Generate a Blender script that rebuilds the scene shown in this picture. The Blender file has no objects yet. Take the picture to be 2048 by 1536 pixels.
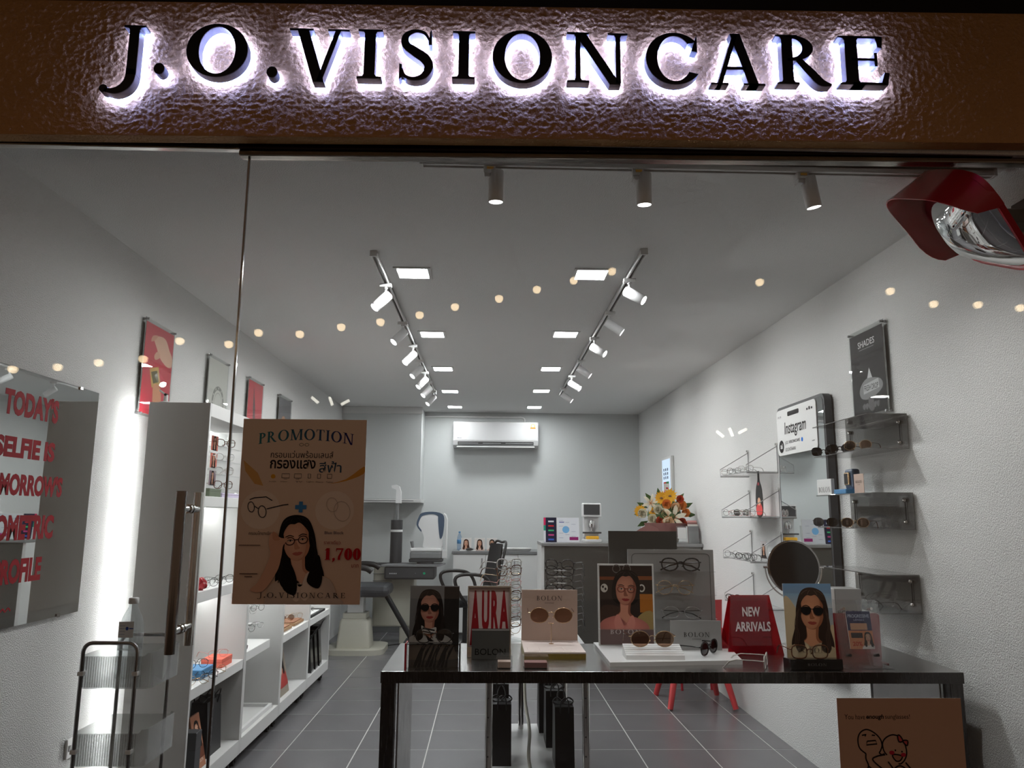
import bpy, bmesh, math, random
from mathutils import Vector, Matrix, noise
random.seed(7)
C = bpy.context.scene.collection
PI = math.pi
# ------------------------------------------------------------------ camera, world, exposure
def set_camera():
    yaw, pitch, roll = 0.029, math.atan(262/1540), 0.0075
    f = Vector((math.sin(yaw)*math.cos(pitch), math.cos(yaw)*math.cos(pitch), math.sin(pitch)))
    r0 = Vector((math.cos(yaw), -math.sin(yaw), 0)); u0 = r0.cross(f)
    r = r0*math.cos(roll)+u0*math.sin(roll); u = -r0*math.sin(roll)+u0*math.cos(roll)
    cd = bpy.data.cameras.new('camera'); cam = bpy.data.objects.new('camera', cd); C.objects.link(cam)
    M = Matrix((r, u, -f)).transposed().to_4x4(); M.translation = (0, -2.6, 1.5); cam.matrix_world = M
    cd.sensor_width = 36; cd.lens = 36*1540/2048; cd.clip_start = .05; cd.clip_end = 200
    bpy.context.scene.camera = cam
set_camera()
world = bpy.data.worlds.new('night_street'); bpy.context.scene.world = world; world.use_nodes = True
world.node_tree.nodes['Background'].inputs[0].default_value = (.10, .064, .042, 1)
world.node_tree.nodes['Background'].inputs[1].default_value = .92
vs = bpy.context.scene.view_settings
vs.view_transform = 'Standard'; vs.look = 'None'; vs.gamma = 1; vs.use_curve_mapping = False; vs.exposure = 0.20
cy = bpy.context.scene.cycles
cy.max_bounces = 5; cy.diffuse_bounces = 3; cy.glossy_bounces = 3; cy.transparent_max_bounces = 12; cy.caustics_reflective = False; cy.caustics_refractive = False; cy.sample_clamp_indirect = 5; cy.adaptive_threshold = .08
DOWNLIGHT = 92.0      # emission of the square ceiling panels
SPOT_SIDE = 22.0     # watts of the track spotlights along the side tracks
SPOT_FRONT = 24.0     # watts of the three spotlights behind the glass
STRIP = 45.0          # emission of the shelf light strips
SIGN = 50.0          # emission of the acrylic backs of the sign letters
BULB = 10.0

# ------------------------------------------------------------------ helpers
def S(r, g, b):
    def l(x):
        x /= 255
        return x/12.92 if x <= .04045 else ((x+.055)/1.055)**2.4
    return (l(r), l(g), l(b))
MATS = {}
def mat(name, col=(.8,.8,.8), rough=.5, metal=0., bump=None, var=0., vscale=8., emit=None, alpha=None, spec=.5, aniso=None, coat=0.):
    m = bpy.data.materials.new(name); m.use_nodes = True; MATS[name] = m
    nt = m.node_tree; N = nt.nodes; L = nt.links; b = N['Principled BSDF']
    b.inputs['Base Color'].default_value = (*col, 1); b.inputs['Roughness'].default_value = rough; b.inputs['Metallic'].default_value = metal
    b.inputs['Specular IOR Level'].default_value = spec; b.inputs['Coat Weight'].default_value = coat
    tc = N.new('ShaderNodeTexCoord')
    if var:
        n = N.new('ShaderNodeTexNoise'); n.inputs['Scale'].default_value = vscale; n.inputs['Detail'].default_value = 4
        L.new(tc.outputs['Object'], n.inputs['Vector'])
        r = N.new('ShaderNodeMix'); r.data_type = 'RGBA'
        r.inputs[6].default_value = (*[c*(1-var) for c in col], 1); r.inputs[7].default_value = (*[min(1, c*(1+var)) for c in col], 1)
        L.new(n.outputs['Fac'], r.inputs[0]); L.new(r.outputs[2], b.inputs['Base Color'])
    if aniso:   # brushed metal: roughness streaks
        mp = N.new('ShaderNodeMapping'); mp.inputs['Scale'].default_value = aniso
        n = N.new('ShaderNodeTexNoise'); n.inputs['Scale'].default_value = 12; n.inputs['Detail'].default_value = 3
        L.new(tc.outputs['Object'], mp.inputs['Vector']); L.new(mp.outputs[0], n.inputs['Vector'])
        mr = N.new('ShaderNodeMapRange'); mr.inputs[3].default_value = rough*.7; mr.inputs[4].default_value = rough*1.4
        L.new(n.outputs['Fac'], mr.inputs[0]); L.new(mr.outputs[0], b.inputs['Roughness'])
    if bump:
        sc, dist, det = bump
        n = N.new('ShaderNodeTexNoise'); n.inputs['Scale'].default_value = sc; n.inputs['Detail'].default_value = det
        L.new(tc.outputs['Object'], n.inputs['Vector'])
        bp = N.new('ShaderNodeBump'); bp.inputs['Strength'].default_value = 1; bp.inputs['Distance'].default_value = dist
        L.new(n.outputs['Fac'], bp.inputs['Height']); L.new(bp.outputs[0], b.inputs['Normal'])
    if emit:
        b.inputs['Emission Color'].default_value = (*emit[0], 1); b.inputs['Emission Strength'].default_value = emit[1]
    return m
def glass(name, tint=(1,1,1), refl=.04, rough=0., haze=None):
    """thin clear sheet: see-through with a Schlick reflection, tinted by colour"""
    m = bpy.data.materials.new(name); m.use_nodes = True; MATS[name] = m
    nt = m.node_tree; N = nt.nodes; L = nt.links
    for n in list(N):
        if n.type != 'OUTPUT_MATERIAL': N.remove(n)
    t = N.new('ShaderNodeBsdfTransparent'); t.inputs[0].default_value = (*tint, 1)
    g = N.new('ShaderNodeBsdfGlossy'); g.inputs['Roughness'].default_value = rough; g.inputs[0].default_value = (1,1,1,1)
    lw = N.new('ShaderNodeLayerWeight'); lw.inputs[0].default_value = .5
    p = N.new('ShaderNodeMath'); p.operation = 'POWER'; p.inputs[1].default_value = 5
    q = N.new('ShaderNodeMath'); q.operation = 'MULTIPLY_ADD'; q.inputs[1].default_value = 1-refl; q.inputs[2].default_value = refl
    mx = N.new('ShaderNodeMixShader')
    L.new(lw.outputs['Facing'], p.inputs[0]); L.new(p.outputs[0], q.inputs[0]); L.new(q.outputs[0], mx.inputs[0])
    base = t.outputs[0]
    if haze:
        d = N.new('ShaderNodeBsdfDiffuse'); d.inputs[0].default_value = (*haze[0], 1)
        h = N.new('ShaderNodeMixShader'); h.inputs[0].default_value = haze[1]
        L.new(t.outputs[0], h.inputs[1]); L.new(d.outputs[0], h.inputs[2]); base = h.outputs[0]
    L.new(base, mx.inputs[1]); L.new(g.outputs[0], mx.inputs[2])
    L.new(mx.outputs[0], N['Material Output'].inputs[0])
    return m
def printmat(name, rough=.5):
    m = mat(name, rough=rough, spec=.15); nt = m.node_tree
    a = nt.nodes.new('ShaderNodeAttribute'); a.attribute_name = 'ink'
    nt.links.new(a.outputs['Color'], nt.nodes['Principled BSDF'].inputs['Base Color'])
    return m
class MB:
    def __init__(s): s.v = []; s.f = []; s.flat = []; s.smooth = True
    def add(s, vs, fs, flat=False):
        o = len(s.v); s.v += [tuple(p) for p in vs]; s.f += [tuple(i+o for i in f) for f in fs]; s.flat += [flat]*len(fs); return s
    def box(s, x0, x1, y0, y1, z0, z1, b=0.):
        x0, x1 = min(x0,x1), max(x0,x1); y0, y1 = min(y0,y1), max(y0,y1); z0, z1 = min(z0,z1), max(z0,z1)
        if b <= 0:
            vs = [(x,y,z) for z in (z0,z1) for y in (y0,y1) for x in (x0,x1)]
            return s.add(vs, [(0,2,3,1),(4,5,7,6),(0,1,5,4),(2,6,7,3),(0,4,6,2),(1,3,7,5)], True)
        b = min(b, (x1-x0)*.45, (y1-y0)*.45, (z1-z0)*.45)
        bm = bmesh.new(); bmesh.ops.create_cube(bm, size=1)
        for v in bm.verts:
            v.co = Vector(((x0+x1)/2+v.co.x*(x1-x0), (y0+y1)/2+v.co.y*(y1-y0), (z0+z1)/2+v.co.z*(z1-z0)))
        bmesh.ops.bevel(bm, geom=bm.edges[:]+bm.verts[:], offset=b, segments=2, affect='EDGES', profile=.5)
        bm.verts.index_update()
        s.add([v.co[:] for v in bm.verts], [[v.index for v in f.verts] for f in bm.faces], True); bm.free(); return s
    def tube(s, pts, r, n=8, closed=False, caps=True):
        P = [Vector(p) for p in pts]; m = len(P); rs = r if isinstance(r, (list, tuple)) else [r]*m
        vs = []; fs = []; nrm = None
        for i in range(m):
            a = P[i-1] if (i or closed) else P[i]; b = P[(i+1) % m] if (i < m-1 or closed) else P[i]
            t = (b-a); t = t.normalized() if t.length > 1e-9 else Vector((0,0,1))
            if nrm is None:
                nrm = t.orthogonal().normalized()
            nrm = (nrm - t*nrm.dot(t)); nrm = nrm.normalized() if nrm.length > 1e-6 else t.orthogonal().normalized()
            bn = t.cross(nrm)
            for k in range(n):
                a_ = 2*PI*k/n; vs.append(P[i]+(nrm*math.cos(a_)+bn*math.sin(a_))*rs[i])
        for i in range(m if closed else m-1):
            j = (i+1) % m
            for k in range(n):
                fs.append((i*n+k, i*n+(k+1) % n, j*n+(k+1) % n, j*n+k))
        if caps and not closed:
            fs.append(tuple(range(n-1, -1, -1))); fs.append(tuple((m-1)*n+k for k in range(n)))
        return s.add(vs, fs)
    def cyl(s, p0, p1, r0, r1=None, n=20):
        return s.tube([p0, p1], [r0, r0 if r1 is None else r1], n)
    def lathe(s, prof, n=24, o=(0,0,0), sx=1., sy=1.):
        vs = []; fs = []; m = len(prof)
        for r, z in prof:
            for k in range(n):
                a = 2*PI*k/n; vs.append((o[0]+max(r,1e-5)*math.cos(a)*sx, o[1]+max(r,1e-5)*math.sin(a)*sy, o[2]+z))
        for i in range(m-1):
            for k in range(n):
                fs.append((i*n+k, i*n+(k+1) % n, (i+1)*n+(k+1) % n, (i+1)*n+k))
        fs.append(tuple(range(n-1,-1,-1))); fs.append(tuple((m-1)*n+k for k in range(n)))
        return s.add(vs, fs)
    def prism(s, poly, d0, d1, ax='y'):
        """2D outline pulled from d0 to d1 along an axis; outline in the other two axes"""
        def p(a, b, d): return {'y': (a, d, b), 'x': (d, a, b), 'z': (a, b, d)}[ax]
        n = len(poly); vs = [p(a, b, d0) for a, b in poly]+[p(a, b, d1) for a, b in poly]
        fs = [tuple(range(n)), tuple(range(2*n-1, n-1, -1))]+[(i, (i+1) % n+0, (i+1) % n+n, i+n)[::-1] for i in range(n)]
        return s.add(vs, fs)
    def xf(s, M):
        s.v = [tuple(M @ Vector(p)) for p in s.v]; return s
    def mesh(s, name):
        me = bpy.data.meshes.new(name); me.from_pydata(s.v, [], s.f)
        bm = bmesh.new(); bm.from_mesh(me); bmesh.ops.recalc_face_normals(bm, faces=bm.faces); bm.to_mesh(me); bm.free()
        if not s.smooth: me.shade_flat()
        else:
            me.set_sharp_from_angle(angle=math.radians(62)); me.polygons.foreach_set('use_smooth', [not q for q in s.flat]); me.update()
        return me
    def build(s, name, m, parent=None, label=None):
        return link(name, s.mesh(name), m, parent, label)
def link(name, me, m, parent=None, label=None):
    if m and not me.materials: me.materials.append(MATS[m] if isinstance(m, str) else m)
    o = bpy.data.objects.new(name, me); C.objects.link(o)
    if parent: o.parent = parent
    if label: o['label'] = label
    return o
def thing(name, label, cat, loc=(0,0,0), rotz=0, group=None, M=None):
    o = bpy.data.objects.new(name, None); C.objects.link(o); o.empty_display_size = .05
    if M is not None: o.matrix_world = M
    else: o.location = loc; o.rotation_euler = (0, 0, rotz)
    o['label'] = label; o['category'] = cat
    if group: o['group'] = group
    return o
def struct(o): o['kind'] = 'structure'; return o
def basis(org, right, up):
    r = Vector(right).normalized(); u = Vector(up); u = (u-r*u.dot(r)).normalized(); n = r.cross(u)
    M = Matrix((r, u, n)).transposed().to_4x4(); M.translation = Vector(org); return M
def dup(root, loc, rotz=None, label=None):
    r = root.copy(); C.objects.link(r); r.location = loc
    if rotz is not None: r.rotation_euler = (0, 0, rotz)
    if label: r['label'] = label
    for ch in list(root.children):
        c = ch.copy(); C.objects.link(c); c.parent = r
        for g in ch.children:
            d = g.copy(); C.objects.link(d); d.parent = c
    return r
def smoothpoly(pts, n=6, closed=True):
    """Catmull-Rom through the points"""
    out = []; m = len(pts)
    for i in range(m if closed else m-1):
        p0, p1, p2, p3 = (pts[(i+k) % m] if closed else pts[max(0, min(m-1, i+k))] for k in (-1, 0, 1, 2))
        for k in range(n):
            t = k/n
            out.append(tuple(.5*((2*b)+(-a+c)*t+(2*a-5*b+4*c-d)*t*t+(-a+3*b-3*c+d)*t**3) for a, b, c, d in zip(p0, p1, p2, p3)))
    if not closed: out.append(tuple(pts[-1]))
    return out
def ell(cx, cy, rx, ry, n=28, a0=0, a1=2*PI, rot=0):
    c, s = math.cos(rot), math.sin(rot); full = abs(a1-a0-2*PI) < 1e-6
    out = []
    for k in range(n if full else n+1):
        a = a0+(a1-a0)*k/n; x, y = rx*math.cos(a), ry*math.sin(a); out.append((cx+x*c-y*s, cy+x*s+y*c))
    return out
def rrect(x0, x1, y0, y1, r, n=5):
    out = []
    for cx, cy, a in ((x1-r, y1-r, 0), (x0+r, y1-r, 1), (x0+r, y0+r, 2), (x1-r, y0+r, 3)):
        out += [(cx+r*math.cos((a+k/n)*PI/2), cy+r*math.sin((a+k/n)*PI/2)) for k in range(n+1)]
    return out

# ------------------------------------------------------------------ lettering
_tc = {}
def textgeo(s, bold=0., shear=0.):
    """flat triangles of a line of the built-in sans face, scaled to a 0..1 box"""
    k = (s, bold, shear)
    if k not in _tc:
        cu = bpy.data.curves.new('t', 'FONT'); cu.body = s; cu.offset = bold; cu.shear = shear; cu.resolution_u = 3
        o = bpy.data.objects.new('t', cu); C.objects.link(o)
        dg = bpy.context.evaluated_depsgraph_get(); me = bpy.data.meshes.new_from_object(o.evaluated_get(dg))
        V = [v.co[:2] for v in me.vertices]; F = [tuple(p.vertices) for p in me.polygons]
        bpy.data.objects.remove(o); bpy.data.curves.remove(cu); bpy.data.meshes.remove(me)
        xs = [p[0] for p in V]; ys = [p[1] for p in V]; a, b, c, d = min(xs), max(xs), min(ys), max(ys)
        _tc[k] = ([((x-a)/(b-a), (y-c)/max(1e-6, d-c)) for x, y in V], F, (b-a)/max(1e-6, d-c))
    return _tc[k]
# A hand-drawn roman capital face. A glyph is a list of strips (left points, right points, closed) in a box of height 1.
def stem(xc, w, sw, y0=0., y1=1., top=True, bot=True, t=.035, k=.055):
    h = sw/2; L = []; R = []
    if bot: L += [(xc-w/2, y0), (xc-w/2, y0+t), (xc-h-k*.4, y0+t+.012), (xc-h, y0+t+k)]; R += [(xc+w/2, y0), (xc+w/2, y0+t), (xc+h+k*.4, y0+t+.012), (xc+h, y0+t+k)]
    else: L += [(xc-h, y0)]; R += [(xc+h, y0)]
    if top: L += [(xc-h, y1-t-k), (xc-h-k*.4, y1-t-.012), (xc-w/2, y1-t), (xc-w/2, y1)]; R += [(xc+h, y1-t-k), (xc+h+k*.4, y1-t-.012), (xc+w/2, y1-t), (xc+w/2, y1)]
    else: L += [(xc-h, y1)]; R += [(xc+h, y1)]
    return (L, R, False)
def diag(xa, xb, w, y0=0., y1=1.): return ([(xa-w/2, y0), (xb-w/2, y1)], [(xa+w/2, y0), (xb+w/2, y1)], False)
def serif(x0, x1, y0, y1): return ([(x0, y0), (x0, y1)], [(x1, y0), (x1, y1)], False)
def ring(cx, cy, rx, ry, tx, ty, a0=0., a1=2*PI, n=40, tilt=0.):
    L = []; R = []; full = abs(a1-a0-2*PI) < 1e-6
    for k in range(n if full else n+1):
        a = a0+(a1-a0)*k/n
        L.append((cx+rx*math.cos(a), cy+ry*math.sin(a)))
        b = a+tilt; x, y = (rx-tx)*math.cos(a), (ry-ty)*math.sin(a)
        R.append((cx+x*math.cos(tilt)-y*math.sin(tilt)*.9, cy+x*math.sin(tilt)*.9+y*math.cos(tilt)))
    return (L, R, full)
def stroke(pts, ws, n=7):
    P = smoothpoly([(p[0], p[1], w) for p, w in zip(pts, ws)], n, False); L = []; R = []
    for i, (x, y, w) in enumerate(P):
        a = P[max(0, i-1)]; b = P[min(len(P)-1, i+1)]; dx, dy = b[0]-a[0], b[1]-a[1]; l = math.hypot(dx, dy) or 1
        L.append((x-dy/l*w/2, y+dx/l*w/2)); R.append((x+dy/l*w/2, y-dx/l*w/2))
    return (L, R, False)
def half(x, cy, rx, ry, tx, ty): return ring(x, cy, rx, ry, tx, ty, -PI/2, PI/2, 20)
def glyph(ch, B=.17, T=.05):
    if ch == 'I': return [stem(.22, .44, B)], .44
    if ch == 'O': return [ring(.54, .5, .54, .52, B*1.1, T*.9, tilt=.0)], 1.08
    if ch == '0': return [ring(.3, .5, .3, .51, B, T)], .6
    if ch == 'V': return [diag(.55, .23, B, -.02), diag(.56, .87, T*1.4, .0), serif(0, .42, .965, 1), serif(.68, 1.06, .965, 1)], 1.06
    if ch == 'A': return [diag(.17, .50, T*1.4, 0, 1.0), diag(.84, .50, B, 0, 1.02), serif(.27, .70, .30, .36), serif(0, .34, 0, .035), serif(.64, 1.06, 0, .035)], 1.06
    if ch == 'N': return [stem(.19, .40, T*1.3), stem(.92, .36, T*1.3, -.0, 1, True, False), diag(.86, .22, B, -.03, 1.0), serif(0, .3, .965, 1)], 1.10
    if ch == 'M': return [stem(.18, .36, T*1.2), stem(1.10, .40, B), diag(.60, .21, B, 0, 1), diag(.60, 1.04, T*1.2, 0, 1)], 1.3
    if ch == 'C': return [ring(.53, .5, .53, .52, B*1.05, T, .72, 2*PI-.62, 36), ([(.84, .66), (.90, .84)], [(.95, .64), (.945, .99)], False)], .98
    if ch == 'S': return [stroke([(.56, .80), (.46, .94), (.28, .97), (.13, .87), (.13, .70), (.30, .56), (.48, .43), (.56, .27), (.48, .09), (.30, .02), (.13, .07), (.06, .22)], [.04, .06, .07, .12, .15, .18, .19, .16, .12, .07, .06, .04]), ([(.55, .70), (.57, .97)], [(.61, .70), (.60, 1.0)], False), ([(.02, .0), (.02, .32)], [(.07, .05), (.07, .30)], False)], .64
    if ch in 'RP':
        g = [stem(.20, .40, B), half(.26, .735, .42, .265, B, T), serif(.2, .28, .95, 1), serif(.2, .28, .47, .52)]
        if ch == 'R': g += [stroke([(.40, .50), (.62, .24), (.80, .05), (.98, .0)], [.12, .16, .14, .04])]
        return g, (1.0 if ch == 'R' else .70)
    if ch == 'B': return [stem(.20, .40, B), half(.26, .75, .36, .25, B*.95, T), half(.26, .26, .44, .26, B, T), serif(.2, .28, .95, 1), serif(.2, .28, 0, .05)], .72
    if ch == 'E': return [stem(.20, .40, B), serif(.2, .70, .955, 1), serif(.2, .60, .495, .545), serif(.2, .72, 0, .05), ([(.63, .78), (.60, .96)], [(.70, .76), (.72, 1)], False), ([(.57, .38), (.57, .66)], [(.615, .38), (.615, .66)], False), ([(.66, .03), (.72, .26)], [(.76, .0), (.80, .25)], False)], .80
    if ch == 'L': return [stem(.20, .40, B), serif(.2, .68, 0, .05), ([(.62, .03), (.68, .26)], [(.72, .0), (.75, .25)], False)], .76
    if ch == 'T': return [stem(.42, .40, B, top=False), serif(.05, .79, .955, 1), ([(.0, .76), (.04, 1)], [(.05, .76), (.13, 1)], False), ([(.79, .76), (.71, 1)], [(.84, .76), (.80, 1)], False)], .84
    if ch == 'J': return [stem(.60, .44, B, .1, 1, True, False), stroke([(.60, .2), (.58, .02), (.48, -.12), (.30, -.20), (.10, -.19)], [B, B*.97, B*.8, B*.55, .06]), (ell(.08, -.16, .085, .07, 14)[:8], ell(.08, -.16, .085, .07, 14)[:6:-1]+[ell(.08, -.16, .085, .07, 14)[0]], False)], .80
    if ch == '.': return [(ell(.11, .11, .11, .11, 20)[:11], ell(.11, .11, .11, .11, 20)[10:][::-1]+[ell(.11, .11, .11, .11, 20)[0]], False)], .22
    if ch == ',': return [stroke([(.12, .15), (.17, .02), (.06, -.2)], [.2, .17, .03])], .26
    if ch == '1': return [stem(.28, .46, B, top=False), ([(.05, .80), (.06, .86)], [(.3, .86), (.34, 1)], False)], .52
    if ch == '7': return [serif(.02, .56, .88, 1), ([(.0, .72), (.02, 1)], [(.04, .72), (.1, 1)], False), stroke([(.52, .95), (.36, .55), (.26, .28), (.24, .0)], [.09, .13, .17, .19])], .58
    return [], .4
def serifgeo(s, x0, x1, y0, y1, gap=.16, B=.17, T=.05, arch=0.):
    """strips of a serif word fitted to a box; arch lifts the middle of the word"""
    g = []; x = 0
    for ch in s:
        st, w = glyph(ch, B, T)
        for L, R, cl in st: g.append(([(p[0]+x, p[1]) for p in L], [(p[0]+x, p[1]) for p in R], cl))
        x += w+gap
    w = x-gap
    def q(p):
        t = p[0]/w; return (x0+t*(x1-x0), y0+p[1]*(y1-y0)-arch*(2*t-1)**2)
    return [([q(p) for p in L], [q(p) for p in R], cl) for L, R, cl in g]
def strips_prism(mb, strips, d0, d1, ax='y', front=True, back=True, walls=True):
    def p(a, d): return (a[0], d, a[1]) if ax == 'y' else (a[0], a[1], d)
    for L, R, cl in strips:
        n = len(L); o = 0
        vs = [p(a, d0) for a in L]+[p(a, d0) for a in R]+[p(a, d1) for a in L]+[p(a, d1) for a in R]; fs = []
        for i in range(n if cl else n-1):
            j = (i+1) % n
            if front: fs.append((i, j, n+j, n+i))
            if back: fs.append((2*n+i, 3*n+i, 3*n+j, 2*n+j))
            if walls: fs.append((i, 2*n+i, 2*n+j, j)); fs.append((n+i, n+j, 3*n+j, 3*n+i))
        if walls and not cl: fs.append((0, n, 3*n, 2*n)); fs.append((n-1, 3*n-1, 4*n-1, 2*n-1)[:1]+(2*n-1, 4*n-1, 3*n-1))
        mb.add(vs, fs)
    return mb
class PB:
    """flat print: coloured outlines laid on a card in its own x (right), y (up) plane"""
    def __init__(s, z=.0006, clip=None): s.v = []; s.f = []; s.c = []; s.z = z; s.clip = clip
    def _n(s): s.z += .00008
    def poly(s, pts, col):
        if s.clip:      # keep the print on its card
            for ax, lim, sg in ((0, s.clip[0], 1), (0, s.clip[1], -1), (1, s.clip[2], 1), (1, s.clip[3], -1)):
                out = []
                for i, b in enumerate(pts):
                    a = pts[i-1]; da, db = (a[ax]-lim)*sg, (b[ax]-lim)*sg
                    if (da >= 0) != (db >= 0): t = da/(da-db); out.append((a[0]+(b[0]-a[0])*t, a[1]+(b[1]-a[1])*t))
                    if db >= 0: out.append(b)
                pts = out
                if len(pts) < 3: return s
        s._n(); o = len(s.v); s.v += [(p[0], p[1], s.z) for p in pts]; s.f.append(tuple(range(o, o+len(pts)))); s.c += [col]*len(pts); return s
    def rect(s, x0, x1, y0, y1, col, col2=None):
        s.poly([(x0,y0),(x1,y0),(x1,y1),(x0,y1)], col)
        if col2: s.c[-2:] = [col2]*2
        return s
    def blob(s, pts, col, n=5, mid=None):
        k = len(s.v); s.poly(smoothpoly(pts, n), col); m = len(s.v)-k
        if mid and m > 2:       # ink runs from the rim colour to another at the middle
            P = s.v[k:]; c = (sum(p[0] for p in P)/m, sum(p[1] for p in P)/m, s.z)
            s.v.append(c); s.c.append(mid); s.f.pop(); s.f += [(k+i, k+(i+1) % m, k+m) for i in range(m)]
        return s
    def ell(s, cx, cy, rx, ry, col, rot=0, n=24): return s.poly(ell(cx, cy, rx, ry, n, rot=rot), col)
    def strips(s, st, col, col2=None):
        s._n(); xs = [p[0] for L, R, c in st for p in L]; a, b = min(xs), max(xs)
        for L, R, cl in st:
            o = len(s.v); n = len(L); pts = L+R; s.v += [(p[0], p[1], s.z) for p in pts]
            s.c += [tuple(u+(w-u)*((p[0]-a)/max(1e-6, b-a)) for u, w in zip(col, col2 or col)) for p in pts]
            s.f += [(o+i, o+(i+1) % n, o+n+(i+1) % n, o+n+i) for i in range(n if cl else n-1)]
        return s
    def line(s, pts, w, col, closed=False, smooth=0):
        if smooth: pts = smoothpoly(pts, smooth, closed)
        st = stroke(pts+([pts[0]] if closed else []), [w]*(len(pts)+(1 if closed else 0)), 1); return s.strips([st], col)
    def oval(s, cx, cy, rx, ry, w, col, rot=0): 
        st = ring(cx, cy, rx, ry, w, w, n=28)
        c_, s_ = math.cos(rot), math.sin(rot)
        q = lambda p: (cx+(p[0]-cx)*c_-(p[1]-cy)*s_, cy+(p[0]-cx)*s_+(p[1]-cy)*c_)
        return s.strips([([q(p) for p in st[0]], [q(p) for p in st[1]], True)], col)
    def text(s, t, x0, x1, y0, y1, col, bold=0., shear=0.):
        V, F, asp = textgeo(t, bold, shear); s._n(); o = len(s.v)
        if x1 is None: x1 = x0+(y1-y0)*asp
        s.v += [(x0+x*(x1-x0), y0+y*(y1-y0), s.z) for x, y in V]; s.f += [tuple(i+o for i in f) for f in F]; s.c += [col]*len(V); return s
    def serif(s, t, x0, x1, y0, y1, col, gap=.16, B=.15, T=.05, arch=0., col2=None): return s.strips(serifgeo(t, x0, x1, y0, y1, gap, B, T, arch), col, col2)
    def build(s, name, parent, m='ink', label=None):
        me = bpy.data.meshes.new(name); me.from_pydata(s.v, [], s.f)
        a = me.color_attributes.new('ink', 'FLOAT_COLOR', 'POINT'); a.data.foreach_set('color', [x for c in s.c for x in (*c, 1)])
        return link(name, me, m, parent, label)

NTH = ['first', 'second', 'third', 'fourth', 'fifth', 'sixth', 'seventh', 'eighth', 'ninth', 'tenth', 'eleventh', 'twelfth']
# ------------------------------------------------------------------ materials
WALL = (.83, .83, .82)
mat('wall_paint', WALL, .75, bump=(180, .0085, 4), spec=.3)
mat('wall_plain', (.60, .62, .618), .6, bump=(60, .0008, 3), spec=.3)
mat('ceiling_paint', (.82, .82, .81), .8, bump=(170, .004, 3), spec=.25)
mat('stucco', (.50, .27, .11), .62, bump=(90, .006, 4), var=.2, vscale=2.5, spec=.25)
mat('soffit', (.012, .008, .007), .8, var=.3)
mat('tile', (.165, .160, .168), .25, var=.10, vscale=5, spec=.5, bump=(300, .00008, 2))
mat('grout', (.50, .49, .48), .9, var=.1, vscale=30)
mat('pavement', (.12, .11, .10), .9, var=.3, bump=(60, .004, 4))
mat('white', (.78, .78, .77), .45, var=.02)
mat('white_satin', (.80, .80, .80), .3, var=.02)
mat('laminate', (.70, .70, .69), .5, var=.02, vscale=3)
mat('ac_white', (.50, .50, .505), .4, var=.02)
mat('cream', (.60, .585, .50), .4, var=.03)
mat('grey_metal', (.34, .34, .34), .4, .6, var=.05)
mat('chrome', (.72, .71, .69), .12, 1., var=.03)
mat('dark_chrome', (.30, .29, .285), .14, 1., var=.08)
mat('rail_chrome', (.30, .27, .24), .22, 1., aniso=(1, 30, 30))
mat('rail_dark', (.035, .02, .015), .3, .9, aniso=(1, 30, 30))
mat('steel', (.52, .51, .50), .22, 1., aniso=(40, 1.2, 1))
mat('steel_front', (.40, .385, .37), .33, 1., aniso=(1.2, 30, 40))
mat('counter_steel', (.20, .20, .185), .3, .9, aniso=(1.5, 20, 20))
mat('leg_steel', (.075, .07, .068), .25, 1., aniso=(14, 14, .6))
mat('black', (.012, .012, .013), .45, var=.2)
mat('black_gloss', (.008, .008, .009), .12, var=.1)
mat('black_fabric', (.018, .019, .021), .85, var=.3, vscale=40, bump=(400, .0006, 2))
mat('vinyl', (.035, .04, .047), .5, var=.15)
mat('dark_grey', (.05, .052, .056), .5, var=.1)
mat('mid_grey', (.20, .205, .21), .5, var=.05)
mat('blue_grey', (.06, .095, .15), .35, var=.05)
mat('red_gloss', (.42, .018, .03), .25, var=.06)
mat('red_chair', (.55, .045, .05), .4, var=.05)
mat('rubber', (.01, .01, .01), .7, var=.2)
mat('paper', (.80, .77, .72), .6, var=.015, vscale=4)
mat('card_grey', (.34, .34, .335), .45, .15, var=.06, aniso=(1, 1, 30))
mat('card_dark', (.075, .075, .070), .5, .2, var=.05)
mat('card_beige', S(196, 172, 158), .42, .25, var=.03)
mat('pink_paper', (.80, .68, .64), .55, var=.03)
mat('gold_foil', (.45, .36, .10), .25, 1., var=.2, vscale=30)
mat('brown_paper', S(150, 104, 78), .6, var=.06)
mat('wood', (.30, .17, .08), .5, var=.3, vscale=18)
mat('box_blue', S(70, 132, 180), .55, var=.06)
mat('box_coral', S(232, 112, 92), .55, var=.06)
mat('box_green', S(92, 104, 84), .6, var=.06)
mat('box_lilac', S(196, 186, 210), .6, var=.06)
mat('mirror_glass', (.78, .80, .79), .012, 1.)
mat('mirror_dome', (.72, .73, .73), .02, 1.)
mat('petal_yellow', S(246, 182, 40), .6, var=.12, vscale=60)
mat('petal_orange', S(246, 160, 84), .6, var=.12, vscale=60)
mat('petal_white', S(238, 232, 208), .6, var=.06, vscale=60)
mat('petal_red', S(214, 82, 52), .6, var=.15, vscale=60)
mat('petal_peach', S(246, 206, 164), .6, var=.1, vscale=60)
mat('leaf', S(64, 96, 48), .5, var=.25, vscale=30)
mat('wrap', S(140, 96, 92), .7, var=.1)
mat('wicker', S(150, 140, 126), .8, var=.3, vscale=60)
mat('led', (.9, .9, .9), .5, emit=((.97, .985, 1.), DOWNLIGHT))
mat('spot_led', (.9, .9, .9), .5, emit=((1., .99, .97), 11.))
mat('strip_led', (.9, .9, .9), .5, emit=((1., 1., .99), STRIP))
mat('sign_led', (.9, .9, .9), .5, emit=((.24, .35, 1.), SIGN))
mat('bulb', (.9, .9, .9), .5, emit=((1., .74, .44), BULB))
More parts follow.
